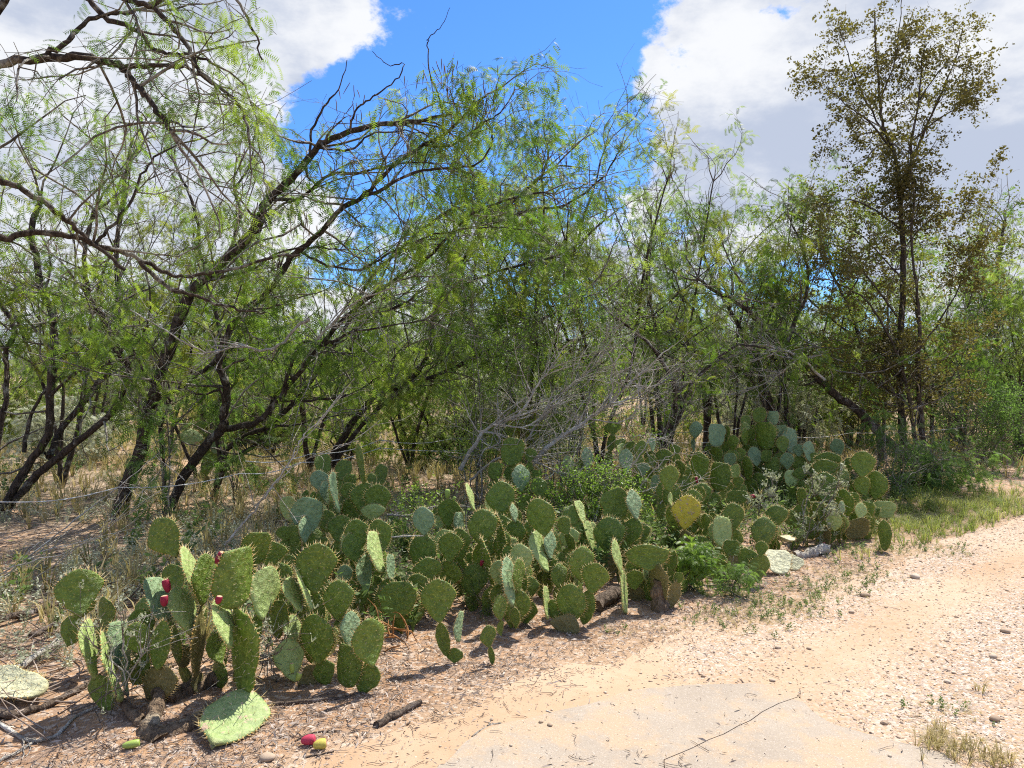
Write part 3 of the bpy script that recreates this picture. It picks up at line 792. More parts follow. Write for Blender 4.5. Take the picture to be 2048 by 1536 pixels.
stick('fallen_twig', 'dark twig lying below the yellow fallen fruit', 'twig', [(610, 1516), (640, 1510), (668, 1504)], .004, .003, M['dead_brown'], 1, seed=15, group=fg, twl=.1)
stick('fallen_branch', 'lichened grey stick lying behind the tallest middle pads', 'stick', [(775, 1030, .16, 6.2), (820, 1030, .16, 6.2), (870, 1013, .1, 6.3), (945, 1014, .1, 6.3)], .012, .007, M['dead_wood'], 5, seed=16, group=fg, twl=.25)
stick('fallen_branch', 'second lichened stick crossing between the middle pads', 'stick', [(770, 1075, .1, 5.8), (840, 1072, .1, 5.8), (900, 1078, .1, 5.8)], .008, .005, M['dead_wood'], 4, seed=17, group=fg, twl=.2)

# ------------------------------------------------------------------ prickly pears
def outline(u, kind):
    """Half width at height u (0..1) of a pad whose greatest width is 1."""
    if kind == 'round': return np.sqrt(np.clip(1 - ((u - .54) / .54) ** 2, 0, 1)) ** .92 * .5 * np.where(u < .54, 1, 1) 
    if kind == 'ob': w = np.sin(PI * np.clip(u, 0, 1) ** 1.35) ** .62 * .5; return w
    return np.sin(PI * np.clip(u, 0, 1) ** 1.1) ** .55 * .5
ASPECT = {'ob': .78, 'round': .86, 'long': .5}
def make_pad_variant(seed, kind='ob', nspine=1.0, dead=False, bumpy=0.0):
    """Pad mesh standing on its base: height 1, width ASPECT, plus its spines."""
    r = np.random.default_rng(seed); asp = ASPECT[kind]
    nu, ns = 24, 9
    th = np.linspace(0, PI, nu); u = (1 - np.cos(th)) / 2
    hw = outline(u, kind) * asp; hw = hw * (1 + .05 * np.sin(u * 9 + seed) * np.sin(u * PI)) ; hw[0] = .045; hw[-1] = .0
    skew = .05 * r.normal(); bend = r.normal(0, .10); cup = r.normal(0, .10)
    wav = r.uniform(0, 6, 3)
    s = np.linspace(-1, 1, ns); sx = np.sin(s * PI / 2)
    sa, sb = r.uniform(0, 6, 2); ia_, ib_ = r.uniform(.03, .085, 2)
    def surf(uu, xx, side):
        """Point on the pad's skin at height uu, relative half-width xx in -1..1."""
        h_ = np.interp(uu, u, hw) * (1 + np.where(xx < 0, ia_ * np.sin(uu * 7 + sa), ib_ * np.sin(uu * 6 + sb)) + .03 * np.sin(uu * 21 + sa * xx))
        x = xx * h_ + skew * uu * uu
        prof = np.clip(1 - np.abs(xx) ** 2.6, 0, 1) ** .55
        edge = np.clip(1 - np.abs(2 * uu - 1) ** 8, 0, 1) ** .5
        th_ = (.030 + .032 * np.exp(-uu * 9)) * prof * edge
        mid = bend * (uu - .5) ** 2 + cup * x * x * 2.2 + .012 * np.sin(uu * 7 + wav[0]) * np.cos(x * 9 + wav[1])
        if bumpy: mid = mid + bumpy * np.sin(uu * 26 + x * 8) * np.sin(x * 22 + wav[2])
        return np.stack([x, mid + side * th_, uu + 0 * x], -1)
    U, X = np.meshgrid(u, sx, indexing='ij')
    A = surf(U, X, -1); B = surf(U, X, 1)
    V = np.concatenate([A.reshape(-1, 3), B.reshape(-1, 3)])
    ia = np.arange(nu * ns).reshape(nu, ns); ib = ia + nu * ns
    def quads(ix, flip):
        q = np.stack([ix[:-1, :-1], ix[:-1, 1:], ix[1:, 1:], ix[1:, :-1]], -1).reshape(-1, 4)
        return q[:, ::-1] if flip else q
    q = np.vstack([quads(ia, False), quads(ib, True)])
    # weld the rims (side edges and top) by index
    mp = np.arange(len(V)); mp[ib[:, 0]] = ia[:, 0]; mp[ib[:, -1]] = ia[:, -1]; mp[ib[-1]] = ia[-1, 0]; mp[ia[-1]] = ia[-1, 0]
    q = mp[q]
    V4 = q; deg = np.array([len(set(f)) for f in V4])
    F = V4[deg == 4]; T = np.array([list(dict.fromkeys(f)) for f in V4[deg == 3]]).reshape(-1, 3)
    # base cap
    ring = list(ia[0]) + list(mp[ib[0]][1:-1][::-1])
    V = np.vstack([V, [[0, 0, -.01]]]); c = len(V) - 1
    T = np.vstack([T, [(c, ring[(k + 1) % len(ring)], ring[k]) for k in range(len(ring))]])
    used = np.unique(np.concatenate([F.ravel(), T.ravel()])); re = -np.ones(len(V), int); re[used] = np.arange(len(used))
    pad = (V[used], re[F], re[T])
    # spines
    mb = MB(); O = []; D = []; L_ = []; ti = []; gl = []
    rows = np.arange(.13, .97, .098)
    for ri, uu in enumerate(rows):
        hwid = np.interp(uu, u, hw); nx = max(1, int(round(hwid * 2 / .125)))
        for k in range(nx):
            x = ((k + .5 * (ri % 2) + .25) / nx) * 2 - 1
            if abs(x) > .93: continue
            for side in (-1, 1):
                p = surf(np.array(uu + r.normal(0, .008)), np.array(x + r.normal(0, .02)), side)
                for j in range(r.integers(1, 3)):
                    if r.random() > .55 * nspine: continue
                    O.append(p); D.append(norm(np.array([r.normal(0, .55), side * 1.0, r.normal(-.35, .5)]))); L_.append(r.uniform(.03, .08)); ti.append(r.uniform(.6, 1))
    for uu in np.arange(.10, 1.0, .052):                     # along the rim
        for sgn in (-1, 1):
            p = surf(np.array(uu), np.array(sgn * .985), 0)
            p2 = surf(np.array(min(uu + .02, 1)), np.array(sgn * .985), 0); tg = norm(p2 - p); out = norm(np.array([tg[2] * sgn, 0, -tg[0] * sgn]))
            gl.append(p)
            for j in range(r.integers(1, 4)):
                if r.random() > nspine: continue
                O.append(p); D.append(norm(out + r.normal(0, .42, 3))); L_.append(r.uniform(.05, .15)); ti.append(r.uniform(.15, .95))
    for x in np.linspace(-.9, .9, 9):                         # crown of the pad
        uu = .97 - .05 * abs(x); p = surf(np.array(uu), np.array(x), 0); gl.append(p)
        for j in range(r.integers(1, 4)):
            if r.random() > nspine: continue
            O.append(p); D.append(norm(np.array([x * .5, 0, 1]) + r.normal(0, .4, 3))); L_.append(r.uniform(.06, .15)); ti.append(r.uniform(.15, .95))
    n = len(O)
    if n:
        O, D, L_ = np.array(O), np.array(D), np.array(L_)
        w = .0052
        cone = np.array([(0, w, 0), (0, -w * .5, w * .87), (0, -w * .5, -w * .87), (1, 0, 0)])
        mb.scatter(cone, None, [(0, 1, 3), (1, 2, 3), (2, 0, 3)], O, frames(D), np.column_stack([L_, np.ones(n), np.ones(n)]), 0, np.array(ti))
    gl = np.array(gl); g = len(gl)
    if not dead:
        oc = np.array([(1, 0, 0), (-1, 0, 0), (0, 1, 0), (0, -1, 0), (0, 0, 1), (0, 0, -1)], float); of = [(0, 2, 4), (2, 1, 4), (1, 3, 4), (3, 0, 4), (2, 0, 5), (1, 2, 5), (3, 1, 5), (0, 3, 5)]
        mb.scatter(oc, None, of, gl, rotz(r.uniform(0, 6, g)), r.uniform(.010, .018, g), 1, r.random(g))
    return pad, mb
VAR = {}
def pad_meshes(kind, k, tone, bumpy=False):
    key = (kind, k, tone, bumpy)
    if key not in VAR:
        seed = {'ob': 100, 'round': 200, 'long': 300}[kind] + k
        (V, F, T), sp = make_pad_variant(seed, kind, .25 if tone == 'dead' else 1.0, tone == 'dead', .010 if bumpy else 0)
        me = new_mesh('pad', V, F, T, [M['pad_' + tone]], smooth=True)
        sk = (kind, k, 'spines', bumpy)
        if sk not in VAR: VAR[sk] = sp.mesh('spines', [M['spine'], M['glochid']])
        VAR[key] = (me, VAR[sk])
    return VAR[key]

def fruit_mesh(m1, m2, seed):
    r = np.random.default_rng(seed); prof = [(0, .10), (.06, .26), (.25, .40), (.55, .50), (.85, .48), (.98, .40), (1.0, .32), (.93, .0)]
    ns = 12; V = []; F = []; T = []; fm = []; tm = []
    for z, rr in prof[:-1]:
        for k in range(ns):
            a = k * 2 * PI / ns; q = rr * (1 + r.normal(0, .035)) * .62; V.append((q * math.cos(a), q * math.sin(a), z))
    for j in range(len(prof) - 2):
        for k in range(ns):
            F.append((j * ns + k, j * ns + (k + 1) % ns, (j + 1) * ns + (k + 1) % ns, (j + 1) * ns + k)); fm.append(1 if j >= len(prof) - 3 else 0)
    c = len(V); V.append((0, 0, .93)); b = len(V); V.append((0, 0, 0)); top = (len(prof) - 2) * ns
    for k in range(ns):
        T.append((top + k, top + (k + 1) % ns, c)); tm.append(1); T.append(((k + 1) % ns, k, b)); tm.append(0)
    return new_mesh('fruit', np.array(V), F, T, [M[m1], M[m2]], fm, tm, smooth=True)

TONE = {'g': 'green', 'b': 'blue', 'l': 'light', 'o': 'olive', 'y': 'yellow', 'd': 'dead', 'f': 'fallen'}
pad_count = 0
def put_pad(root, base, top, wpx, Y, tone, face, kind=None, rnd=None, width=None):
    """A pad from world point base to world point top. face: angle by which it turns away from the camera, + to the right (sunlit)."""
    global pad_count
    pad_count += 1; r = np.random.default_rng(900 + pad_count)
    ax = np.array(top) - np.array(base); ln = float(np.linalg.norm(ax)); A = ax / ln
    face = face - math.atan2(base[0], base[1])
    n0 = np.array([math.sin(face), -math.cos(face), 0.0]); Nn = n0 - A * (n0 @ A); Nn = Nn / (np.linalg.norm(Nn) + 1e-9)
    Xa = np.cross(-Nn, A)
    kind = kind or ('ob' if r.random() < .75 else 'round')
    wd = width if width else ln * ASPECT[kind]
    sx = wd / ASPECT[kind]
    bumpy = tone == 'b' and r.random() < .6
    me, sp = pad_meshes(kind, int(r.integers(0, 5)), TONE[tone], bumpy)
    o = bpy.data.objects.new('pad', me); C.objects.link(o); o.parent = root
    sy = (sx + ln) / 2 * (1.1 if width is None else 1)
    Mx = Matrix([[Xa[0] * sx, -Nn[0] * sy, A[0] * ln, base[0] - root.location[0]],
                 [Xa[1] * sx, -Nn[1] * sy, A[1] * ln, base[1] - root.location[1]],
                 [Xa[2] * sx, -Nn[2] * sy, A[2] * ln, base[2] - root.location[2]], [0, 0, 0, 1]])
    o.matrix_basis = Mx
    s = bpy.data.objects.new('spines', sp); C.objects.link(s); s.parent = o; s['kind'] = 'stuff'
    if tone == 'd': pass
    return o
# plants: key -> (base pixel x, base pixel y or None, distance, label)
PL = {
 'A': (285, 3.42, 'leftmost prickly pear, its dark bumpy round pad standing alone on the left'),
 'B': (405, 3.62, 'prickly pear with red fruits and a raised round pad at its left'),
 'D': (610, 3.80, 'prickly pear with two green unripe fruits low on a pale slanted pad'),
 'E': (680, 3.74, 'front prickly pear whose big grey-green oval pad casts the round shadow'),
 'F': (720, 4.65, 'prickly pear with a pale spiny slanting pad behind the grey-green oval one'),
 'H': (610, 5.20, 'prickly pear with the large dark blue-green pad beside the silvery herbs'),
 'I': (905, 4.07, 'prickly pear with one round olive pad curving up from a low knob'),
 'J': (985, 4.05, 'smallest prickly pear, a single round pad on a thin stalk'),
 'K': (805, 4.50, 'low prickly pear with a broad half-round pad above dry orange blades'),
 'L': (860, 4.90, 'prickly pear of three stacked dark pads left of the fat red fruit'),
 'M': (946, 4.95, 'prickly pear with a dark round pad carrying one red fruit on its rim'),
 'N': (1005, 4.50, 'prickly pear with a long pad half in bright sun, half dark'),
 'Q': (740, 5.75, 'prickly pear with a tall thin edge-on pad pointing straight up'),
 'R': (905, 5.9, 'prickly pear with a green round fruit bud on its top pad'),
 'S': (1010, 5.6, 'prickly pear with a dark round pad beside the crossed grey sticks'),
 'T': (1140, 4.63, 'prickly pear sprawling low with an oval grey-green front pad'),
 'U': (1092, 5.2, 'prickly pear with a tall egg-shaped pad over a pale spiny slanting pad'),
 'V': (1250, 4.92, 'single upright column of spiny edge-on pads beside the mulch heap'),
 'X': (1312, 5.05, 'prickly pear with one very wide flat-topped pad on a brown stem'),
 'Y': (1222, 5.75, 'prickly pear with two large dark pads and a pale one in mid row'),
 'Z': (1052, 7.0, 'prickly pear with a corrugated blue pad under the dead branches'),
 'a': (1240, 7.4, 'prickly pear among dead branches with narrow grey-blue pads'),
 'b': (1375, 6.2, 'prickly pear with a dying yellow pad tipped brown'),
 'c': (1500, 5.6, 'prickly pear with overlapping dark pads behind the fern-leaved weed'),
 'd': (1450, 5.95, 'prickly pear with a smooth pear-shaped light green pad at its front'),
 'e': (1530, 6.3, 'prickly pear with a tall oval pad just left of the dead cream pads'),
 'f': (1318, 8.0, 'prickly pear with small dark pads behind the dying yellow pad'),
 'g': (1405, 7.6, 'prickly pear with a dark red fruit and two big round pads'),
 'h': (1448, 9.0, 'prickly pear with deeply corrugated pads standing at the back'),
 'i': (1535, 9.2, 'tallest prickly pear at the back, pads stacked above the whole row'),
 'j': (1605, 9.0, 'prickly pear with silvery narrow pads right of the tallest cactus'),
 'k': (1612, 6.9, 'prickly pear with a small light round pad beside the dead cream pads'),
 'l': (1665, 6.8, 'prickly pear with a narrow brown pad near the right end of the row'),
 'm': (1720, 7.0, 'prickly pear with a wide reddish-brown pad at the right end'),
 'n': (1771, 6.6, 'single narrow upright pad, last and nearest at the right end'),
 'o': (1658, 8.0, 'prickly pear of large dark round pads rising in steps at the right'),
 'p': (1750, 7.9, 'prickly pear with a scarred pad highest at the right end of row'),
 'q': (405, 10.0, 'distant prickly pear with a pale lying pad under the mesquite trunks'),
 's': (655, 4.35, 'prickly pear with thick spiny edge-on pads left of the olive round pad'),
}
# pads: plant, base x, base y, top x, top y, width px, tone, depth offset
PADS = '''
A 163 1233 148 1140 84 g 0
A 187 1360 170 1238 34 l 0.0
A 240 1405 208 1265 14 l -.05
A 249 1394 254 1293 16 b .05
A 275 1308 268 1245 50 g .02
A 245 1335 236 1242 50 b .12
A 316 1341 330 1240 38 g .02
A 300 1308 306 1262 34 b .1
A 292 1279 278 1217 50 g .16
A 290 1360 284 1300 30 g .1
B 354 1114 308 1040 62 g .05
B 398 1207 366 1092 32 l .03
B 405 1212 408 1107 48 g 0
B 472 1217 473 1098 80 g -.08
B 520 1241 534 1131 66 l .08
B 333 1245 304 1155 50 b -.02
B 385 1269 354 1170 50 l -.05
B 402 1262 390 1207 40 g .1
B 462 1298 431 1198 38 l -.18
B 484 1385 484 1221 52 g -.08
B 390 1355 400 1210 26 o 0
B 440 1330 430 1262 40 g .05
B 362 1335 372 1290 34 o .05
D 589 1365 568 1279 58 l -.04
D 629 1187 629 1086 77 g .1
D 624 1222 592 1131 19 l .02
D 601 1226 573 1155 32 l .0
D 541 1135 541 1083 58 g .3
D 655 1372 600 1371 60 o -.02
D 560 1262 552 1200 44 g .12
D 588 1290 580 1230 36 l .08
E 675 1244 674 1160 60 g .06
E 638 1330 632 1228 68 g 0
E 697 1296 701 1222 43 b .02
E 742 1335 737 1235 68 g -.08
E 690 1375 694 1290 50 g -.05
E 655 1310 650 1262 40 g .1
F 731 1187 729 1110 36 b -.05
F 690 1172 687 1130 30 b .05
F 724 1214 722 1180 30 g 0
F 763 1147 746 1063 27 l -.1
F 780 1162 777 1108 18 b -.08
F 763 1108 759 1038 50 g .1
F 715 1104 715 1038 48 g .2
F 700 1210 690 1160 40 g .1
F 752 1215 745 1150 44 g .1
H 622 1067 610 993 68 b 0
H 611 1088 611 1033 27 b -.12
H 675 1028 663 943 16 b .05
H 679 1086 679 1030 52 g .05
H 655 1066 650 1020 36 g .15
H 571 1082 570 1052 36 g -.1
H 585 1092 588 1050 26 g -.1
H 640 1130 636 1075 44 g .1
Q 729 967 717 886 14 g 0
Q 729 1029 727 965 58 g .05
Q 754 1033 752 968 50 g -.05
Q 745 1042 745 1008 48 l -.12
Q 640 983 640 940 40 b .5
Q 700 1000 696 965 34 g .1
Q 655 1010 650 962 26 b .1
Q 700 1090 697 1040 44 g .05
K 793 1236 793 1163 74 g 0
K 837 1190 837 1147 44 g .2
I 880 1246 869 1158 72 g -.02
I 893 1312 882 1244 28 g 0
I 908 1327 912 1296 36 g 0
I 917 1285 924 1222 17 b 0
J 978 1296 974 1251 31 g 0
J 985 1329 982 1293 14 g 0
L 855 1168 855 1115 56 g -.1
L 847 1147 844 1073 54 g .05
L 900 1126 898 1064 50 g 0
L 925 1122 916 1056 38 g .12
L 848 1072 848 1013 43 b .1
L 870 1215 866 1160 46 g 0
M 946 1196 946 1128 62 g 0
M 965 1095 963 1018 56 g .05
M 987 1178 962 1076 14 g -.1
M 1012 1111 994 1026 18 g .15
M 940 1160 938 1105 46 g .2
N 1024 1214 1012 1113 32 b -.05
N 1037 1186 1035 1118 24 g .02
N 1001 1242 997 1190 28 g -.15
N 1001 1272 1001 1240 15 g -.12
N 1032 1258 1030 1215 20 g -.05
N 1047 1148 1041 1087 46 l .2
R 897 1054 895 997 42 g 0
R 922 1061 917 1024 22 b -.1
R 880 1050 876 1015 34 g .15
S 1001 1036 1001 962 58 g .1
S 948 1022 933 966 13 l .1
S 1032 1046 1026 1006 16 b -.1
S 1010 1090 1006 1030 46 g .0
S 1065 1080 1062 1040 40 g .1
S 965 1062 960 1020 40 g .2
T 1142 1248 1146 1168 60 g 0
T 1100 1244 1160 1256 30 o -.02
T 1183 1188 1192 1125 54 g .05
T 1163 1165 1164 1093 50 g .15
T 1120 1178 1117 1127 34 g .2
T 1110 1238 1112 1200 40 g .05
T 1094 1240 1087 1172 12 l 0
U 1090 1074 1077 996 60 g -.05
U 1093 1147 1066 1062 34 l -.1
U 1100 1120 1098 1060 26 b 0
U 1140 1100 1136 1055 40 l .3
U 1084 1195 1090 1140 40 g 0
U 1070 1150 1066 1110 36 g .15
V 1250 1228 1243 1140 13 l 0
V 1243 1150 1230 1078 18 l 0
X 1298 1141 1296 1088 90 g 0
X 1320 1205 1312 1128 38 o 0
X 1356 1166 1357 1145 19 g -.03
X 1297 1170 1290 1130 16 l .1
X 1270 1180 1266 1140 40 g .1
Y 1218 1111 1216 1033 64 g -.1
Y 1240 1041 1216 982 58 g .05
Y 1273 1041 1262 979 30 b -.05
Y 1166 1046 1150 1002 15 l 0
Y 1184 1102 1166 1042 14 l -.05
Y 1278 1092 1273 1044 48 g .15
Y 1200 1150 1196 1100 46 g .1
Y 1250 1110 1262 1058 40 g .05
Z 1044 985 1041 928 38 b 0
Z 1081 997 1078 955 36 g -.1
Z 1020 932 1030 876 50 g .3
Z 1055 1030 1052 988 36 g 0
Z 1060 925 1058 896 28 g .3
Z 990 960 988 925 30 g .2
a 1236 979 1236 947 28 g -.2
a 1188 992 1188 962 32 g -.2
a 1175 940 1173 895 24 b .1
a 1253 947 1253 898 30 b .1
a 1286 952 1286 925 26 b .0
a 1226 870 1225 842 34 g 1.2
a 1205 955 1203 925 28 g .2
a 1150 965 1148 938 28 g .1
a 1225 1010 1223 985 30 g -.3
a 1305 905 1304 874 14 b 1.0
b 1368 1060 1376 990 56 y 0
b 1342 1014 1340 985 10 l .1
b 1338 984 1337 930 37 g .12
b 1400 1112 1398 1072 48 g -.05
b 1352 1080 1350 1040 34 g .2
b 1410 1062 1408 1028 34 g .2
b 1375 1108 1372 1060 30 o .02
c 1503 1172 1503 1135 18 g 0
c 1490 1139 1486 1096 50 g 0
c 1522 1114 1522 1082 24 g -.05
c 1464 1112 1462 1080 34 g 0
c 1440 1165 1436 1115 44 g .05
c 1400 1160 1398 1120 36 g .1
d 1443 1095 1444 1033 40 l -.05
d 1468 1062 1464 1006 42 g .1
d 1420 1130 1412 1085 36 g .1
e 1527 1100 1527 1033 48 g -.1
e 1553 1054 1551 1010 44 g .1
e 1533 1145 1530 1098 28 g 0
f 1302 940 1302 910 22 g .1
f 1327 930 1326 898 34 g .1
f 1371 962 1371 932 30 g 0
f 1310 985 1308 950 36 b -.1
f 1290 1010 1286 972 34 g -.3
g 1400 962 1400 903 38 g .1
g 1436 982 1438 925 41 g 0
g 1407 1012 1402 966 34 g -.15
g 1472 1009 1472 981 44 g -.3
g 1425 1015 1430 985 28 g 0
g 1352 910 1352 888 20 g .8
g 1450 1040 1446 1005 32 g -.2
h 1432 895 1428 848 33 b 0
h 1453 882 1451 850 18 g .1
h 1466 902 1465 870 21 g -.05
h 1390 878 1393 842 26 b .4
h 1387 905 1387 876 9 b .4
h 1459 932 1459 906 25 b -.2
h 1445 945 1444 905 30 g 0
h 1480 925 1480 895 26 g 0
i 1532 900 1528 844 42 g 0
i 1518 846 1518 815 26 g .05
i 1545 851 1545 822 26 b .05
i 1566 907 1566 871 25 g -.15
i 1581 908 1583 857 27 b .1
i 1560 876 1558 850 26 b .15
i 1491 892 1491 856 17 g .1
i 1504 880 1503 858 16 g .12
i 1513 934 1510 893 28 b -.1
i 1532 924 1532 900 22 g -.2
i 1497 960 1495 912 20 g -.3
i 1545 950 1543 915 30 g -.2
i 1520 985 1518 945 34 g -.3
j 1617 924 1617 882 22 b 0
j 1598 914 1596 888 24 b .05
j 1679 914 1671 877 27 b .1
j 1602 961 1598 935 28 g -.3
j 1632 930 1630 905 24 g 0
j 1575 940 1573 905 26 b -.1
j 1625 960 1622 930 30 g -.1
j 1582 975 1580 940 26 l -.3
k 1600 1086 1600 1056 26 l 0
k 1620 1080 1616 1033 37 g .05
k 1603 1012 1602 976 18 g .2
k 1636 1038 1636 1004 23 g .1
k 1585 1060 1582 1020 30 g .2
l 1669 1063 1669 1023 30 l .05
l 1654 1096 1654 1052 15 o 0
l 1690 1037 1690 978 35 g .3
l 1685 1030 1685 1002 12 b .1
l 1660 1088 1664 1060 20 g .1
l 1645 1060 1642 1020 30 g .25
m 1722 1076 1704 1040 50 o 0
m 1743 1061 1735 1032 22 g .1
m 1721 1042 1721 1005 22 l .1
m 1705 1020 1702 985 30 g .3
m 1690 1080 1686 1050 26 g .15
n 1770 1102 1771 1040 26 g 0
o 1650 1005 1652 945 52 g -.1
o 1652 954 1652 919 48 g .1
o 1656 936 1656 904 48 g .25
o 1688 980 1687 936 19 g 0
o 1712 992 1710 960 28 g 0
o 1630 990 1626 955 32 g 0
o 1700 942 1698 915 26 g .2
o 1672 1010 1670 975 32 g -.1
p 1750 1000 1756 942 46 g .05
p 1722 955 1731 903 47 g 0
p 1770 1037 1768 1002 44 l -.3
p 1715 1000 1713 965 28 g .1
p 1738 1035 1736 1000 30 g -.1
q 408 880 362 868 26 f -.1
q 402 862 399 842 26 g 0
q 440 868 410 872 20 b .1
q 430 908 432 880 22 b 0
q 415 925 420 902 24 g 0
q 448 925 450 905 18 g .1
s 610 1260 600 1200 20 l 0
s 640 1290 628 1230 18 l .1
s 586 1330 580 1270 30 g .1
'''
roots = {}
for k, (bx, Y, lab) in PL.items():
    x = (bx - CX) / FPX * Y
    roots[k] = thing('prickly_pear', lab, 'cactus', (x, Y, hz1(x, Y)), 'prickly pears along the track')
byplant = {k: [] for k in PL}
for line in PADS.strip().splitlines():
    k, bx, by, tx, ty, w, tone, dz = line.split()
    byplant[k].append((float(bx), float(by), float(tx), float(ty), float(w), tone, float(dz)))
pad_at = {}
for k, L_ in byplant.items():
    root = roots[k]; Y0 = PL[k][1]; pts = []
    for (bx, by, tx, ty, w, tone, dz) in L_:
        r = random.Random(int(bx * 7 + by * 13))
        Y = Y0 + dz; ln2 = math.hypot(tx - bx, ty - by) / FPX * Y; wm = w / FPX * Y
        kind = 'long' if (w / math.hypot(tx - bx, ty - by) < .42 and tone not in 'lb' and r.random() < .6) else ('ob' if r.random() < .7 else 'round')
        ratio = wm / (ln2 * ASPECT[kind]); width = None
        if w > 2.0 * 0 and ratio > 1.05: width = wm; ratio = 1.0
        sunny = tone in 'lb' and ratio < .9
        face = math.acos(max(min(ratio, 1), .10))
        face = face if (sunny or r.random() < .35) else -face
        if ratio > .93: face = r.uniform(-.25, .1)
        base = W(bx, by, Y); lean = (.30 if sunny else r.uniform(-.05, .16)) * ln2
        if abs(ty - by) < abs(tx - bx): lean = -.2 * ln2
        top = W(tx, ty, Y + lean)
        gz = hz1(base[0], base[1])
        if base[2] < gz - .03: base[2] = gz - .03
        if top[2] < gz + .02: top[2] = gz + .04
        o = put_pad(root, base, top, w, Y, tone, face, kind, width=width)
        pad_at[(k, int(bx), int(by))] = o
        pts.append((base, np.array(top), tone))
    # pads lower down that carry the ones seen
    rr = random.Random(k); todo = [p for p in pts]; tops = [p for p in pts]; guard = 0
    while todo and guard < 60:
        guard += 1; base, top, tone = todo.pop(0); gz = hz1(base[0], base[1])
        if base[2] < gz + .07: continue
        ok = False
        for b2, t2, _ in tops:
            if t2 is top: continue
            for f in (.6, .85, 1.0):
                q = b2 * (1 - f) + t2 * f
                if np.linalg.norm((q - base) * [1, .5, 1]) < .075: ok = True
        if ok: continue
        rootp = np.array(root.location); d = rootp - base
        hl = min(.21, base[2] - gz + .02)
        nb = base - np.array([-max(-.07, min(.07, d[0] * .35)), 0, hl * .97]); nb[1] = base[1] + rr.uniform(.015, .04)
        tp = base + np.array([0, .012, .02])
        put_pad(root, nb, tp, 0, Y0, rr.choice('ggg' if base[2] - gz > .25 else 'ggo'), rr.uniform(-1.1, .9), 'long' if rr.random() < .35 else 'ob')
        item = (nb, tp, 'g'); tops.append(item); todo.append(item)

for k, root in roots.items():                    # pads in the depth of each plant
    if k in 'JVnqIs': continue
    Y0 = PL[k][1]; rr = random.Random(ord(k[0]) * 7); top_ = min(p[3] for p in byplant[k]); zt = EYE - (top_ - HOR) / FPX * Y0
    xs_ = [p[0] for p in byplant[k]]
    for i in range(9 if Y0 > 4.4 else 5):
        Y = Y0 + rr.uniform(.12, .6); x = (rr.uniform(min(xs_) - 12, max(xs_) + 12) - CX) / FPX * Y; h_ = rr.uniform(.11, .20)
        z = hz1(x, Y) + rr.uniform(0, max(.02, zt - h_ - .12)); e = rr.uniform(-.06, .06)
        if z > hz1(x, Y) + .12:
            put_pad(root, (x - e, Y, z - h_ * .95), (x, Y + .01, z + .02), 0, Y, 'g', rr.uniform(-1.2, 1.2), 'ob')
        put_pad(root, (x, Y, z), (x + e, Y + rr.uniform(-.03, .06), z + h_), 0, Y, rr.choice('ggggl'), rr.uniform(-1.2, 1.2), rr.choice(('ob', 'round')))

def add_fruit(padkey, px, py, w, h, m1='fruit_red', m2='fruit_scar', tilt=0.0, dy=-.03):
    k = padkey[0]; pad = pad_at[padkey]; Y = PL[k][1] + dy
    p = W(px, py, Y); s = h / FPX * Y
    o = bpy.data.objects.new('fruit', fruit_mesh(m1, m2, int(px))); C.objects.link(o); o.parent = pad
    mw = Matrix.Translation(p) @ Matrix.Rotation(tilt, 4, 'Y') @ Matrix.Diagonal((s * w / h * 1.2, s * w / h * 1.2, s * .9, 1))
    par = Matrix.Translation(roots[k].location) @ pad.matrix_basis
    o.matrix_basis = par.inverted() @ mw
add_fruit(('B', 385, 1269), 329, 1213, 21, 24, tilt=-.1, dy=-.12)
add_fruit(('B', 385, 1269), 337, 1185, 21, 30, tilt=-.3, dy=-.05)
add_fruit(('B', 462, 1298), 435, 1208, 18, 18, tilt=.2, dy=-.2)
add_fruit(('B', 405, 1212), 432, 1128, 22, 30, tilt=.5, dy=.02)
add_fruit(('D', 541, 1135), 512, 1098, 14, 16, 'fruit_green', 'fruit_scar', -.5, .25)
add_fruit(('D', 589, 1365), 585, 1348, 14, 24, 'fruit_green', 'fruit_scar', -.1, -.12)
add_fruit(('D', 589, 1365), 594, 1362, 16, 20, 'fruit_green', 'fruit_scar', .3, -.14)
add_fruit(('D', 589, 1365), 545, 1292, 14, 18, 'fruit_green', 'fruit_green', -.5, -.02)
add_fruit(('M', 946, 1196), 962, 1132, 11, 14, tilt=.2)
add_fruit(('R', 897, 1054), 895, 997, 15, 20, 'fruit_green', 'fruit_green', 0, 0)
add_fruit(('R', 897, 1054), 905, 1003, 10, 12, 'fruit_green', 'fruit_green', .5, 0)
add_fruit(('g', 1407, 1012), 1394, 966, 9, 14, tilt=-.1, dy=-.18)
add_fruit(('g', 1472, 1009), 1499, 996, 10, 12, tilt=.8, dy=-.35)
add_fruit(('l', 1654, 1096), 1650, 1092, 7, 9, tilt=-.3)

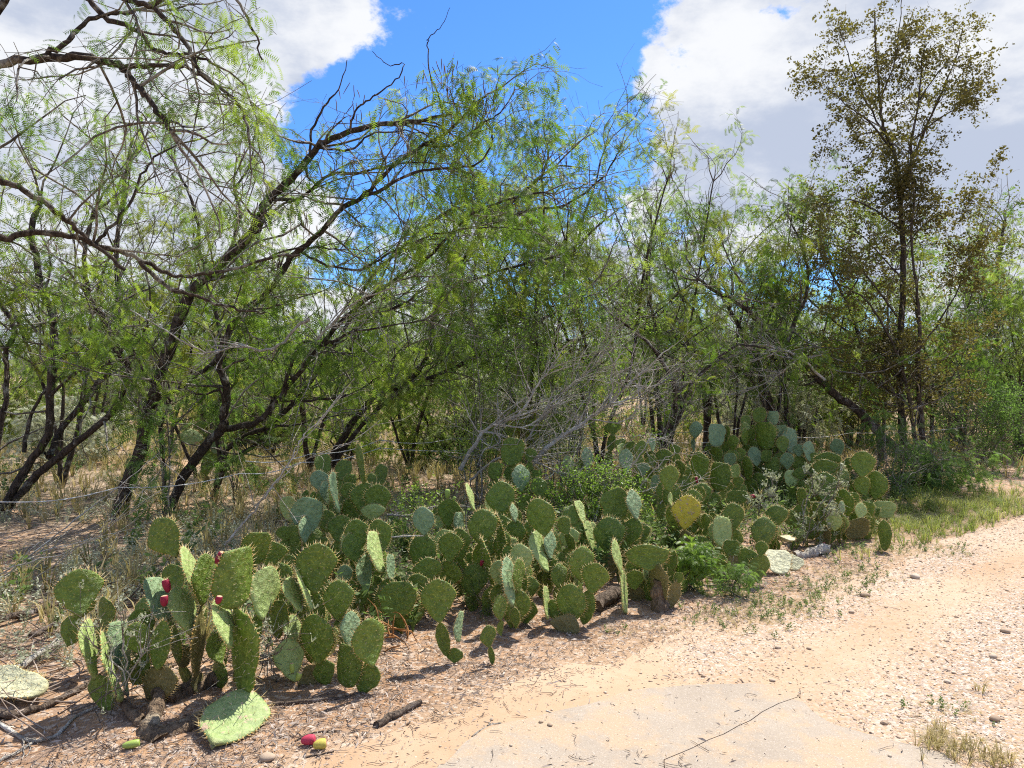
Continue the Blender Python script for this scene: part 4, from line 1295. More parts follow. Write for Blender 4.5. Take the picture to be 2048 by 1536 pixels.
# woody old stems of the leftmost cacti
def cactus_stem(k, pts, r0, r1, seed):
    P = [W(px, py, Y) for px, py, Y in pts]; L_ = wiggle_line(P, 5, .004, seed); n = len(L_)
    rr = 1.25 * np.linspace(r0, r1, n) * np.random.default_rng(seed).uniform(.8, 1.2, n)
    mb = MB(); mb.tubes(L_[None], rr[None], 10, 0, .5, cap=True)
    me = mb.mesh('stem', [M['cactus_wood']], True); me.transform(Matrix.Translation(-roots[k].location))
    link('stem', me, roots[k])
cactus_stem('A', [(245, 1404, 3.4), (262, 1425, 3.35), (284, 1446, 3.3)], .014, .022, 1)
cactus_stem('A', [(322, 1372, 3.5), (312, 1420, 3.38), (300, 1462, 3.25), (318, 1484, 3.2)], .022, .042, 2)
cactus_stem('A', [(295, 1478, 3.22), (340, 1470, 3.25), (385, 1452, 3.32), (425, 1430, 3.42)], .045, .034, 3)
cactus_stem('B', [(330, 1405, 3.5), (365, 1385, 3.6), (400, 1368, 3.68), (440, 1350, 3.75)], .038, .024, 4)
cactus_stem('X', [(1322, 1215, 5.0), (1316, 1190, 5.02), (1322, 1160, 5.05)], .05, .036, 5)
cactus_stem('D', [(602, 1392, 3.7), (606, 1370, 3.78), (604, 1340, 3.85)], .03, .02, 6)
cactus_stem('B', [(486, 1392, 3.6), (486, 1375, 3.6), (484, 1350, 3.6)], .022, .016, 7)

stick('rotting_cactus_stem', 'crumbling grey-brown rotten cactus stem lying beside the brown stem of the wide-topped cactus', 'log', [(1190, 1222), (1230, 1205), (1275, 1190), (1330, 1180)], .055, .04, M['dead_brown'], 5, seed=31, twl=.12)
stick('rotting_cactus_stem', 'pale rotten stump piece on litter behind the dead cream pads', 'log', [(1588, 1112), (1620, 1108), (1650, 1102)], .04, .05, M['dead_wood'], 4, seed=32, twl=.12)
# ------------------------------------------------------------------ fallen pads and fruits
def lone_pad(name, label, base, top, width, tone, normal, kind='ob'):
    base = np.array(base); top = np.array(top); ax = top - base; ln = float(np.linalg.norm(ax)); A = ax / ln
    Nn = np.array(normal, float); Nn = Nn - A * (Nn @ A); Nn /= np.linalg.norm(Nn); Xa = np.cross(-Nn, A)
    me, sp = pad_meshes(kind, 1, TONE[tone]); sx = width / ASPECT[kind]; sy = ln
    o = bpy.data.objects.new(name, me); C.objects.link(o); tag(o, label, 'cactus pad')
    o.matrix_basis = Matrix([[Xa[0] * sx, -Nn[0] * sy, A[0] * ln, base[0]], [Xa[1] * sx, -Nn[1] * sy, A[1] * ln, base[1]], [Xa[2] * sx, -Nn[2] * sy, A[2] * ln, base[2]], [0, 0, 0, 1]])
    s = bpy.data.objects.new('spines', sp); C.objects.link(s); s.parent = o; s['kind'] = 'stuff'
    return o
b = G(424, 1508); b[2] = .02
t = W(503, 1388, 3.50)
lone_pad('fallen_pad', 'big sunlit green pad broken off and propped at the front left', b, t, .30, 'f', (.10, -.72, .68))
b = G(92, 1404); b[2] = .05; t = G(-50, 1392) + [0, 0, .05]
lone_pad('fallen_pad', 'pale yellow pad lying flat at the left edge', b, t, .20, 'd', (0, -.30, .95), 'round')
b = G(1560, 1152); b[2] = .01; t = W(1548, 1100, 6.0)
lone_pad('dead_pad', 'larger of two dead cream pads lying at the front of the row', b, t, .22, 'd', (.1, -.7, .7), 'round')
b = G(1580, 1142); b[2] = .01; t = W(1592, 1112, 6.05)
lone_pad('dead_pad', 'smaller dead cream pad right of the larger one', b, t, .14, 'd', (.2, -.6, .75), 'round')
b = W(1556, 1074, 6.7); t = W(1582, 1082, 6.35)
lone_pad('dead_pad', 'pale yellow-green pad fallen behind the two dead cream pads', b, t, .16, 'd', (0, -.35, .9), 'round')
def lone_fruit(label, px, py, ln, w, m1, m2, ang, name='fallen_fruit'):
    p = G(px, py); o = link(name, fruit_mesh(m1, m2, px)); p[2] = zat(np.array([[p[0], p[1]]]))[0]
    s = ln / FPX * p[1]; ww = w / FPX * p[1] * 1.5
    o.matrix_basis = Matrix.Translation((p[0], p[1], p[2] + ww * .30)) @ Matrix.Rotation(ang, 4, 'Z') @ Matrix.Rotation(1.5, 4, 'Y') @ Matrix.Diagonal((ww, ww, s, 1))
    tag(o, label, 'fruit', 'fallen prickly pear fruits')
lone_fruit('bright pink fallen fruit lying on the litter', 602, 1492, 28, 22, 'fruit_pink', 'fruit_pink', .1)
lone_fruit('yellow and pink fallen fruit right of the pink one', 626, 1502, 26, 22, 'fruit_yellow', 'fruit_pink', .35)
lone_fruit('green unripe fallen fruit near the old cactus stem', 244, 1506, 32, 17, 'fruit_green', 'fruit_green', .3)

# ------------------------------------------------------------------ leaf sprays
def spray_template(seed, leaves=4, pairs=6, ll=.043, lw=.013, size=.24, droop=.6):
    """A twig tip carrying feathery leaves that hang from it; one triangle a leaflet."""
    r = np.random.default_rng(seed); V = []; T = []
    def tri(a, b, c): k = len(V); V.extend([a, b, c]); T.append((k, k + 1, k + 2))
    for i in range(leaves):
        t = (i + .6) / leaves; o = np.array([t * size, 0, -.1 * t * t * size]); a = r.uniform(0, 2 * PI)
        d = norm(np.array([.55, math.cos(a) * .8, math.sin(a) * .5 - droop * .4])); p = o.copy(); step = .105 / pairs * 1.1
        side0 = norm(np.cross(d, np.array([r.normal() * .5, r.normal() * .5, 1])))
        for j in range(pairs):
            d = norm(d + np.array([0, 0, -droop / pairs * 1.6])); p = p + d * step
            sd = norm(np.cross(np.cross(side0, d), d)) * -1 if False else side0
            for sg in (-1, 1):
                e = norm(sd * sg + d * .45 + np.array([0, 0, -.18])); l = ll * (1 - .45 * abs(j / pairs - .4)) * r.uniform(.8, 1.1)
                tri(p + d * lw * .5, p - d * lw * .5, p + e * l)
        tri(o, o + [0, .002, 0], p)
    return np.array(V), np.array(T)
def leafy_template(seed, n=9, size=.2, l=.045, w=.5, clump=.4):
    """A twig tip with simple leaves, each a folded rhomb."""
    r = np.random.default_rng(seed); V = []; T = []
    for i in range(n):
        t = r.uniform(.1, 1.05); o = np.array([t * size, r.normal(0, .12 * size * clump * 2), r.normal(0, .12 * size * clump * 2)])
        d = norm(np.array([r.uniform(-.1, 1), r.normal(0, .8), r.normal(-.1, .7)])); sd = norm(np.cross(d, r.normal(size=3))); nn = np.cross(d, sd)
        L_ = l * r.uniform(.7, 1.2); k = len(V)
        V += [o, o + d * L_ * .5 + sd * L_ * w * .5 + nn * L_ * .1, o + d * L_, o + d * L_ * .5 - sd * L_ * w * .5 + nn * L_ * .1]; T += [(k, k + 1, k + 2), (k, k + 2, k + 3)]
    return np.array(V), np.array(T)
MESQ = [spray_template(s) for s in (1, 2, 3)]
MESQ_HANG = [spray_template(s, 5, 8, .034, .0085, .24, .75) for s in (4, 5)]
MESQ_FAR = [spray_template(s, 4, 4, .065, .022, .34, .8) for s in (6, 7)]
OAK = [leafy_template(s, 12, .24, .054, .6) for s in (1, 2, 3)]
SHRUB = [leafy_template(s, 15, .22, .026, .6) for s in (4, 5, 6)]
BROAD = [leafy_template(s, 12, .28, .055, .6) for s in (7, 8)]
POD = None

# ------------------------------------------------------------------ growing branches
def grow(o, d, L_, n, wig, up, rng):
    """B random-walk branches from origins o along d."""
    B = len(o); P = np.zeros((B, n, 3)); P[:, 0] = o; d = norm(d)
    for k in range(1, n):
        d = norm(d + rng.normal(0, wig, (B, 3)) + np.array([0, 0, up])); P[:, k] = P[:, k - 1] + d * (L_ / (n - 1))[:, None]
    return P
def at(P, b, t):
    """Points and tangents on polylines P[b] at t in 0..1."""
    n = P.shape[1]; f = t * (n - 1); i = np.minimum(f.astype(int), n - 2); u = (f - i)[:, None]
    a = P[b, i]; c = P[b, i + 1]; return a * (1 - u) + c * u, norm(c - a)
def offshoots(P, rad, m, t0, t1, rng, spread=.9, upb=.15):
    B = len(P); b = np.repeat(np.arange(B), m); t = t0 + (t1 - t0) * rng.random(len(b))
    p, tg = at(P, b, t)
    d = norm(tg * rng.uniform(.2, .9, (len(b), 1)) + rng.normal(0, spread, (len(b), 3)) * [1, 1, .8] + [0, 0, upb])
    f = t * (P.shape[1] - 1); i = np.minimum(f.astype(int), P.shape[1] - 2)
    r = rad[b, i] if rad.ndim == 2 else rad[i]
    return p, d, r, t
class Tree:
    """Limbs given as lists of world points; everything finer grows from them."""
    def __init__(s, seed): s.rng = np.random.default_rng(seed); s.limbs = []; s.tw = MB(); s.cr = MB(); s.seed = seed; s.extra = None
    def limb(s, pts, r0, r1, per=5, amp=.02):
        if s.seed in (40, 41): r0 *= .72; r1 *= .7
        if s.seed in (1, 2, 3, 4, 6, 7) and r0 > .024: r0 *= .68; r1 *= .9
        P = wiggle_line(pts, per, min(amp, .008 + r1 * .1) * .7, s.seed * 31 + len(s.limbs)); n = len(P)
        rr = (r0 + (r1 - r0) * np.linspace(0, 1, n) ** .85) * s.rng.uniform(.88, 1.12, n)
        s.limbs.append((P, rr)); return P, rr
    def foliage(s, sec_per_m=4.0, sec_len=(.5, 1.3), ter=5, ter_len=(.2, .55), sprays=3, temps=MESQ, size=(.8, 1.25), up=.05, skip=.25, seclim=1.0,
                hang=.3, tert_hang=-.03, spread=.9, keep=None, tintb=(2, 2), bare=.0, upb=.15, rmax=.016, fade=0.0):
        g = s.rng; SP = []; SR = []
        for P, rr in s.limbs:
            seg = np.linalg.norm(np.diff(P, axis=0), axis=1).sum(); m = max(2, int(seg * sec_per_m * (1 - skip)))
            p, d, r, t = offshoots(P[None], rr[None], m, skip, 1.0, g, spread, upb)
            if s.seed in (2, 3, 4, 6, 7, 8, 9, 10) and seg > 1.5:      # bare crooked side branches
                k_ = int(seg * 2.2); p2_, d2, r2, _t = offshoots(P[None], rr[None], k_, .12, .9, g, .6, .25)
                B_ = grow(p2_, d2, g.uniform(.8, 2.0, k_), 7, .26, .03, g); BR_ = np.clip(r2 * .5, .005, .014)[:, None] * np.linspace(1, .3, 7)[None]; SP.append(B_); SR.append(BR_)
            L_ = g.uniform(*sec_len, m) * (1.1 - .45 * t) ** .5
            Q = grow(p, d, L_, 7, .22, up, g); r0 = np.minimum(r * .55, rmax)
            SP.append(Q); SR.append(r0[:, None] * np.linspace(1, .28, 7)[None])
            e = P[-1:], norm(P[-1:] - P[-3:-2])                  # carry on from the limb's end
            Q = grow(np.repeat(e[0], 3, 0), norm(np.repeat(e[1], 3, 0) + g.normal(0, .35, (3, 3))), g.uniform(*sec_len, 3), 7, .22, up, g)
            SP.append(Q); SR.append(np.full((3, 1), min(rr[-1] * .9, rmax)) * np.linspace(1, .3, 7)[None])
        Q = np.concatenate(SP); QR = np.concatenate(SR)
        if keep is not None:
            k = keep(Q[:, -1]); Q, QR = Q[k], QR[k]
        s.tw.tubes(Q, QR, 4, 0, .5)
        p, d, r, t = offshoots(Q, QR, ter, .15, 1.0, g, .8, .0)
        L_ = g.uniform(*ter_len, len(p)); Z = grow(p, d, L_, 4, .28, tert_hang, g); ZR = np.minimum(r * .6, .0055)[:, None] * np.linspace(1, .35, 4)[None]
        ZR = np.maximum(ZR, .0016)
        s.tw.tubes(Z, ZR, 3, 0, .5)
        if sprays <= 0: return
        DENS = .88 if temps is OAK else .8 if temps is BROAD else .50 if s.seed in (2, 6, 7, 9, 10) else .58 if s.seed in (3, 4, 8) else .62
        if keep is not None:
            pass
        for (S_, R_, m, t0) in ((Z, ZR, sprays, .2), (Q, QR, sprays, .45)):
            p, d, r, t = offshoots(S_, R_, m, t0, 1.0, g, .7, -.02)
            kk = g.random(len(p)) < DENS * (1 - bare); p, d = p[kk], d[kk]
            patch = vnoise(p[:, 0] * 1.3 + p[:, 2], p[:, 1] + p[:, 2] * 1.1, 1.1, s.seed) if fade else None
            if fade:
                kk = g.random(len(p)) < np.clip((patch - fade - .06) * 5 + .4, .03, 1); p, d = p[kk], d[kk]
            d = norm(d + np.array([0, 0, -hang])); n = len(p)
            clump = vnoise(p[:, 0] * 1.7 + p[:, 2] * .8, p[:, 1] * 1.7 - p[:, 2] * 1.5, 1.0, s.seed + 3)
            tint = np.clip(.65 * clump + .35 * g.beta(*tintb, n), 0, 1)
            for k, (tv, tt) in enumerate(temps):
                a = slice(k, None, len(temps)); q = len(p[a])
                if q: s.cr.scatter(tv, None, tt, p[a], frames(d[a], g.uniform(-.7, .7, q)), g.uniform(*size, q), 0, tint[a])
    def pods(s, centres, n=14, ln=.14):
        g = s.rng; s.extra = MB()
        for c in centres:
            o = np.array(c) + g.normal(0, .10, (n, 3)); d = norm(g.normal(0, .25, (n, 3)) + [0, 0, -1]); L_ = g.uniform(.6, 1.2, n) * ln
            P = grow(o, d, L_, 4, .12, 0, g); s.extra.tubes(P, np.array([.0035, .0048, .0045, .002])[None], 3, 0, g.random(n))
    def build(s, name, label, cat, group=None, barkm='bark', twigm='twig', leafm='mesquite_leaf', base=None, sides=9, leaf2=None):
        b = np.array(base if base is not None else s.limbs[0][0][0]); b = np.array([b[0], b[1], hz1(b[0], b[1])])
        root = thing(name, label, cat, b, group); off = Matrix.Translation(-Vector(b))
        for i, (P, rr) in enumerate(s.limbs):
            mb = MB(); mb.tubes(P[None], rr[None], sides if rr[0] > .02 else 6, 0, .5, cap=True)
            nm = 'trunk' if i == 0 else 'limb'
            me = mb.mesh(nm, [M[barkm]], True); me.transform(off); link(nm, me, root)
        if s.tw.n: me = s.tw.mesh('twigs', [M[twigm]], False); me.transform(off); tag(link('twigs', me, root), kind='stuff')
        if s.cr.n: me = s.cr.mesh('crown', [M[leafm]]); me.transform(off); tag(link('crown', me, root), kind='stuff')
        if s.extra: me = s.extra.mesh('pods', [M['pod']]); me.transform(off); tag(link('pods', me, root), kind='stuff')
        return root
def PX(Y, *pts, dY=0.0):
    """Pixels to world points at distance Y, drifting by dY from first to last."""
    n = len(pts); return [W(p[0], p[1], (Y + dY * i / max(1, n - 1)) if len(p) == 2 else p[2]) for i, p in enumerate(pts)]

MG = 'mesquite trees of the thicket'
# the tree at the left whose trunk stands just outside the picture; its limbs cross the upper left
t = Tree(1)
t.limb([(-4.9, 5.1, -.05), (-4.7, 5.0, .8), (-4.2, 4.9, 1.6), (-3.75, 4.7, 2.3)] + [W(-60, 330, 4.5)], .14, .085)
t.limb([W(-60, 330, 4.5), W(-75, 200, 4.4)] + PX(4.3, (-40, 135), (0, 126), (96, 116), (185, 116), (246, 137), (273, 171), (308, 212), (342, 262), dY=-.4), .050, .014)
t.limb(PX(4.0, (246, 137), (300, 133), (352, 130), (393, 147), (430, 170), dY=.3), .016, .006)
t.limb(PX(4.1, (96, 109), (137, 82), (154, 61), (191, 34), (230, 28), (280, 20), dY=.3), .017, .009)
t.limb([W(-75, 200, 4.4)] + PX(4.4, (-20, 60), (60, -60), (164, -10), (219, 38), (273, 61), (308, 96), (342, 109), (376, 109), (420, 125), dY=-.3), .032, .008)
t.limb([W(-75, 200, 4.4)] + PX(4.2, (-10, -60), (140, -90), (239, -8), (297, 10), (342, 51), (376, 96), (403, 147), (461, 191), (486, 225), (500, 290), dY=-.2), .034, .007)
t.limb(PX(4.0, (297, 10), (380, -20), (470, 0), (505, 60), (525, 120), dY=.2), .014, .005)
t.limb([W(-60, 330, 4.5)] + PX(4.6, (0, 359), (44, 379), (103, 417), (144, 451), (178, 478), (250, 540), dY=.3), .034, .014)
t.limb([W(-55, 420, 4.6)] + PX(4.7, (0, 477), (51, 467), (137, 470), (191, 489), (253, 506), (294, 526), (342, 550), (393, 551), (461, 538), (547, 514), (600, 510), dY=.8), .036, .010)
t.limb(PX(5.0, (280, 523), (342, 578), (393, 591), (427, 605), (478, 618), (530, 625), dY=.3), .018, .007)
t.limb(PX(4.9, (191, 489), (225, 450), (262, 400), (290, 340), (330, 300), (420, 272), dY=.4), .014, .005)
t.foliage(4.2, (.35, 1.0), 5, (.15, .42), 3, MESQ_HANG, (.5, .85), up=-.01, hang=.2, tert_hang=-.05, skip=.25, rmax=.010,
          keep=lambda p: ((p[:, 0] / p[:, 1] * FPX + CX) < 545) & ((HOR - (p[:, 2] - EYE) / p[:, 1] * FPX) < 560) & (p[:, 1] > 2.6), fade=.30)
t.build('mesquite_tree', 'mesquite standing beyond the left edge, its limbs arching across the top left corner', 'tree', MG)

def bases(px, py, Y=None):
    Y = Y or EYE * FPX / (py - HOR); p = W(px, py, Y); p[2] = hz1(p[0], p[1]) - .05; return p
# far-left clump with four stems splaying from one foot
t = Tree(2); Yb = 8.6; b = bases(2, 1020, Yb)
t.limb([b] + PX(Yb, (44, 950), (96, 870), (99, 793), (109, 708), (103, 622), (79, 571), (73, 513), (62, 470), (80, 400), dY=.2), .075, .035)
t.limb([b] + PX(Yb, (60, 965), (99, 927), (219, 830), (256, 739), (239, 708), (205, 632), (178, 591), (170, 500), (190, 420), dY=-.5), .070, .026)
t.limb([W(99, 915, Yb)] + PX(Yb + .3, (126, 855), (191, 776), (222, 725), (236, 605), (232, 520), (240, 430), (255, 330), dY=.6), .065, .028)
t.limb([b] + PX(Yb, (-10, 930), (14, 776), (10, 708), (31, 663), (10, 620), (-20, 560), (-10, 460), dY=.3), .050, .026)
t.limb(PX(Yb, (48, 905), (62, 830), (100, 770), (150, 745), (190, 735), dY=.4), .024, .010)
t.limb(PX(Yb - .2, (100, 793), (150, 745), (200, 735), (240, 720), (300, 700), dY=-.4), .020, .008)
t.limb(PX(Yb - .2, (222, 640), (260, 690), (290, 660), (300, 600), (290, 520), dY=-.3), .018, .007)
t.foliage(3.8, (.5, 1.5), 5, (.2, .6), 3, MESQ, (.8, 1.2), up=.06, skip=.42, fade=.40)
t.pods([W(100, 460, Yb)], 20)
t.build('mesquite_tree', 'far left mesquite, several crooked stems splaying from one foot at the picture edge', 'tree', MG)
# thick leaning trunk
t = Tree(3); Yb = 8.2; b = bases(235, 1035, Yb)
t.limb([b] + PX(Yb, (252, 975), (280, 905), (294, 838), (328, 728), (369, 612), (393, 571), (444, 526), (513, 455), (533, 405), (581, 359), (625, 307), (650, 284), (735, 252), (797, 245), (855, 238), (905, 228), dY=-1.2), .125, .016, amp=.012)
t.limb(PX(Yb, (296, 828), (320, 795), (356, 776), (395, 748), (430, 725), (470, 690), (500, 640), dY=.5), .055, .020)
t.limb(PX(Yb - .8, (620, 315), (625, 260), (655, 205), (680, 175), (694, 120), dY=.1), .016, .004)
t.limb(PX(Yb - 1, (700, 262), (715, 215), (745, 195), (790, 160), (808, 130), (775, 130), (745, 103), dY=.1), .012, .003)
t.limb(PX(Yb - .9, (640, 295), (700, 300), (740, 270), (800, 262), (850, 268), dY=-.1), .014, .005)
t.limb(PX(Yb - .3, (455, 520), (480, 430), (470, 380), (500, 330), (510, 260), dY=.6), .022, .008)
t.limb(PX(Yb - .4, (393, 571), (420, 560), (500, 540), (560, 505), (620, 495), (680, 500), dY=-.3), .018, .007)
t.limb(PX(Yb - .4, (540, 400), (600, 395), (660, 350), (720, 345), (790, 330), (850, 325), dY=-.4), .022, .007)
t.foliage(4.4, (.4, 1.1), 6, (.18, .5), 3, MESQ, (.75, 1.1), up=.0, upb=.02, skip=.36, fade=.30, hang=.6, tert_hang=-.10,
          keep=lambda p: ~(((HOR - (p[:, 2] - EYE) / p[:, 1] * FPX) < 190)))
t.pods([W(705, 200, 7.1), W(690, 330, 7.2), W(860, 150, 7.0), W(610, 440, 7.4)], 14)
t.build('mesquite_tree', 'thickest dark trunk on the left, leaning right and arching over into open sky', 'tree', MG)
# the big arching tree left of centre
t = Tree(4); Yb = 8.3; b = bases(332, 1032, Yb)
t.limb([b] + PX(Yb, (365, 960), (406, 898), (443, 859), (448, 828), (455, 776), (438, 725), (462, 653), (492, 622), (547, 571), (581, 516), (633, 472), (684, 419), (722, 395), (770, 347), (821, 306), (889, 269), (941, 217), (975, 188), dY=-1.2), .085, .012, amp=.012)
t.limb(PX(Yb, (443, 859), (480, 852), (520, 841), (554, 803), (598, 745), (626, 708), (680, 645), (760, 580), (850, 520), (930, 440), (1010, 400), (1090, 385), dY=-.8), .060, .010, amp=.012)
t.limb(PX(Yb - 1, (722, 395), (765, 378), (830, 345), (900, 335), (960, 325), (985, 270), (960, 225), dY=-.2), .020, .005)
t.limb(PX(Yb - 1.2, (889, 269), (880, 200), (860, 150), (855, 90), (858, 75), (885, 50), (900, 15), dY=0), .011, .002)
t.limb(PX(Yb - 1.1, (850, 290), (905, 290), (960, 250), (1000, 225), (1030, 180), dY=.2), .016, .005)
t.limb(PX(Yb - .5, (600, 500), (640, 525), (720, 540), (790, 500), (870, 470), (960, 455), (1060, 460), dY=-.4), .026, .006)
t.limb(PX(Yb - .5, (560, 800), (600, 690), (650, 690), (700, 665), (760, 655), (850, 640), dY=-.5), .030, .008)
t.limb(PX(Yb - .3, (448, 830), (440, 780), (400, 790), (350, 760), (300, 690), (240, 655), dY=-.7), .016, .006)
t.limb(PX(Yb - .2, (560, 800), (620, 800), (700, 790), (760, 750), (800, 700), dY=-.5), .020, .007)
t.foliage(4.2, (.4, 1.15), 6, (.18, .5), 3, MESQ, (.75, 1.1), up=.0, upb=.02, skip=.34, fade=.28, hang=.6, tert_hang=-.10,
          keep=lambda p: ~(((HOR - (p[:, 2] - EYE) / p[:, 1] * FPX) < 130)))
t.pods([W(940, 200, 7.0), W(980, 205, 7.0), W(985, 190, 7.0), W(900, 160, 7.0)], 22)
t.build('mesquite_tree', 'long arching mesquite left of centre that sweeps up into the blue sky gap', 'tree', MG)
# thin grey stem against its foot
t = Tree(5); Yb = 8.1; b = bases(331, 1030, Yb)
t.limb([b] + PX(Yb, (331, 960), (324, 900), (322, 850), (340, 800), (300, 760), (265, 700), (240, 640), dY=-.2), .022, .010)
t.foliage(3, (.3, .8), 4, (.15, .4), 2, MESQ, (.7, 1), skip=.4)
t.build('mesquite_sapling', 'slim grey sapling rising against the foot of the arching mesquite', 'tree', MG)
# multi-stem behind
t = Tree(6); Yb = 9.3; b = bases(425, 985, Yb)
t.limb([b] + PX(Yb, (445, 920), (475, 880), (540, 850), (600, 790), (645, 730), (700, 640), (740, 560), (830, 470), (900, 420), dY=.3), .060, .018)
t.limb([b] + PX(Yb, (455, 930), (530, 870), (545, 800), (600, 745), (660, 690), (740, 640), (820, 600), dY=-.4), .05, .014)
t.limb([W(440, 930, Yb)] + PX(Yb, (435, 850), (452, 770), (447, 700), (425, 600), (400, 500), (390, 420), (360, 350), dY=.6), .05, .02)
t.limb(PX(Yb, (540, 850), (590, 850), (640, 835), (700, 830), dY=.2), .026, .010)
t.foliage(3.4, (.5, 1.4), 5, (.2, .55), 3, MESQ, (.8, 1.15), up=.06, skip=.3, fade=.40)
t.build('mesquite_tree', 'dark multi-stemmed mesquite just behind the arching one, forking low', 'tree', MG)
# centre tree leaning right
t = Tree(7); Yb = 9.6; b = bases(640, 975, Yb)
t.limb([b] + PX(Yb, (670, 905), (720, 825), (760, 785), (815, 765), (860, 700), (870, 620), (917, 530), (960, 470), (1010, 420), (1085, 350), dY=.2), .075, .020)
t.limb([b] + PX(Yb, (680, 910), (735, 840), (790, 790), (850, 760), (940, 720), (1010, 680), (1080, 640), (1160, 600), dY=-.4), .050, .014)
t.limb(PX(Yb, (860, 660), (890, 600), (950, 560), (1040, 530), (1130, 505), (1210, 440), dY=.3), .036, .012)
t.limb(PX(Yb, (917, 530), (905, 430), (900, 350), (930, 300), (960, 260), dY=.5), .026, .008)
t.limb(PX(Yb, (985, 445), (1060, 420), (1130, 410), (1200, 360), (1240, 300), dY=.2), .024, .008)
t.foliage(4.2, (.5, 1.4), 6, (.2, .55), 4, MESQ, (.8, 1.2), up=.0, upb=.02, skip=.34, fade=.34, hang=.5)
t.pods([W(1010, 280, 9.5), W(1120, 320, 9.5), W(1070, 300, 9.4)], 18)
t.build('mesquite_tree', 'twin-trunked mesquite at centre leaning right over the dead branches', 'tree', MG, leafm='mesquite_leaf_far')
# tall ones behind the centre
def upright(seed, px, top, Y, label, stems=3, spread=.35, dens=4.2, leafm='mesquite_leaf', lean=0.0, temps=MESQ, spr=4, barkm='bark', size=(.85, 1.25), pods=0, low=.35, fade=.34, thick=1.0, grp=MG):
    t = Tree(seed); g = t.rng; x = (px - CX) / FPX * Y; H_ = (EYE + (HOR - top) / FPX * Y) * .84
    b = np.array([x, Y, hz1(x, Y) - .05]); ends = []
    for i in range(stems):
        a = i * 2 * PI / stems + g.uniform(-.5, .5); sp = 1.45 * spread * H_ * g.uniform(.5, 1.1); h_ = H_ * (g.uniform(.72, .95) if i else .97)
        pts = [b]
        for f in (.18, .38, .58, .78, 1.0):
            pts.append(b + np.array([math.cos(a) * sp * f ** 1.2 + lean * H_ * f ** 1.5 + g.normal(0, .06), math.sin(a) * sp * f ** 1.2 * .8 + g.normal(0, .06), h_ * f * 1.0]))
        r0 = .042 * H_ / 5 * g.uniform(.7, 1.15) * thick
        P, rr = t.limb(pts, r0, .010, 4, .03); ends.append(P)
        for j in range(2):
            k = int(len(P) * g.uniform(.3, .6)); d = norm(np.array([g.normal(), g.normal(), .7])); L2 = H_ * g.uniform(.25, .42)
            t.limb([P[k]] + [P[k] + d * L2 * f + np.array([0, 0, .25 * L2 * f * f]) + g.normal(0, .04, 3) for f in (.35, .7, 1)], rr[k] * .6, .007, 4, .025)
    t.foliage(dens, (.45, 1.35), 5, (.2, .6), spr, temps, size, up=-.02, upb=-.02, hang=.45, tert_hang=-.06, skip=low, fade=fade)
    if pods: t.pods([P[-1 - int(g.integers(1, 5))] + g.normal(0, .25, 3) for P in ends for _ in range(pods)], 16)
    return t.build('mesquite_tree', label, 'tree', grp, barkm=barkm, leafm=leafm, base=b, sides=7)
upright(21, 1060, 120, 10.8, 'tallest mesquite at centre, its feathery top rising highest into the blue', 4, .16, 4.0, pods=2, fade=.30, lean=.02)
upright(22, 1205, 215, 10.4, 'full-crowned mesquite right of centre with brown pods under the white cloud', 3, .22, 3.8, pods=3, leafm='sunny_leaf')
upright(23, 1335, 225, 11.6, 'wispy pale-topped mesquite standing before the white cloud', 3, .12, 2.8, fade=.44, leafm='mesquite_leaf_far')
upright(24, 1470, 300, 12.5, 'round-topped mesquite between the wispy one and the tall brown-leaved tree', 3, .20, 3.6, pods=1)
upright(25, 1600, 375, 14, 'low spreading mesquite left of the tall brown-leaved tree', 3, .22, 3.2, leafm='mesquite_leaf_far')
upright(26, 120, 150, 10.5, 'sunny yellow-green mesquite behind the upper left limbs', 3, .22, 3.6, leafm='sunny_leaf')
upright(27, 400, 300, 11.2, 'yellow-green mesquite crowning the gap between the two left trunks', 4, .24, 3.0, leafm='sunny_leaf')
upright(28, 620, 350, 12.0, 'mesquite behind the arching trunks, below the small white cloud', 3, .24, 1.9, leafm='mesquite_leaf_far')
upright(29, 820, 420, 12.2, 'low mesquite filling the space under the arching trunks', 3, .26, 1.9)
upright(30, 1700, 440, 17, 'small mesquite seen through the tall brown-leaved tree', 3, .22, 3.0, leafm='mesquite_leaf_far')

# leaning dark trunks of the middle right
t = Tree(8); Yb = 12.0; b = bases(1860, 950, 11.6)
t.limb([b] + PX(11.7, (1830, 915), (1777, 884), (1719, 825), (1660, 781), (1616, 734), (1572, 702), (1537, 673), (1514, 640), (1473, 605), (1443, 590), (1400, 560), dY=-.8), .085, .022)
t.limb(PX(11.0, (1540, 675), (1500, 690), (1460, 710), (1410, 720), (1370, 725), (1320, 705), dY=-.5), .024, .006)
t.limb(PX(11.4, (1640, 760), (1600, 770), (1540, 740), (1500, 745), (1420, 760), dY=-.5), .018, .006)
t.limb(PX(11.3, (1572, 700), (1590, 640), (1613, 590), (1610, 520), (1580, 440), dY=.3), .040, .010)
t.foliage(3.6, (.4, 1.2), 6, (.2, .5), 2, MESQ, (.8, 1.1), skip=.35, up=.02)
t.build('mesquite_tree', 'long mesquite trunk leaning left from the foot of the tall brown-leaved tree', 'tree', MG)
t = Tree(9); b = bases(1548, 900, 12.4)
t.limb([b] + PX(12.4, (1543, 825), (1522, 752), (1508, 714), (1493, 684), (1467, 632), (1426, 561), (1400, 480), dY=.3), .070, .018)
t.limb([b] + PX(12.4, (1531, 816), (1505, 763), (1455, 722), (1426, 711), (1376, 700), (1310, 660), dY=-.6), .055, .014)
t.limb([bases(1575, 900, 12.5)] + PX(12.4, (1575, 854), (1569, 772), (1569, 714), (1590, 640), (1612, 560), dY=.3), .048, .016)
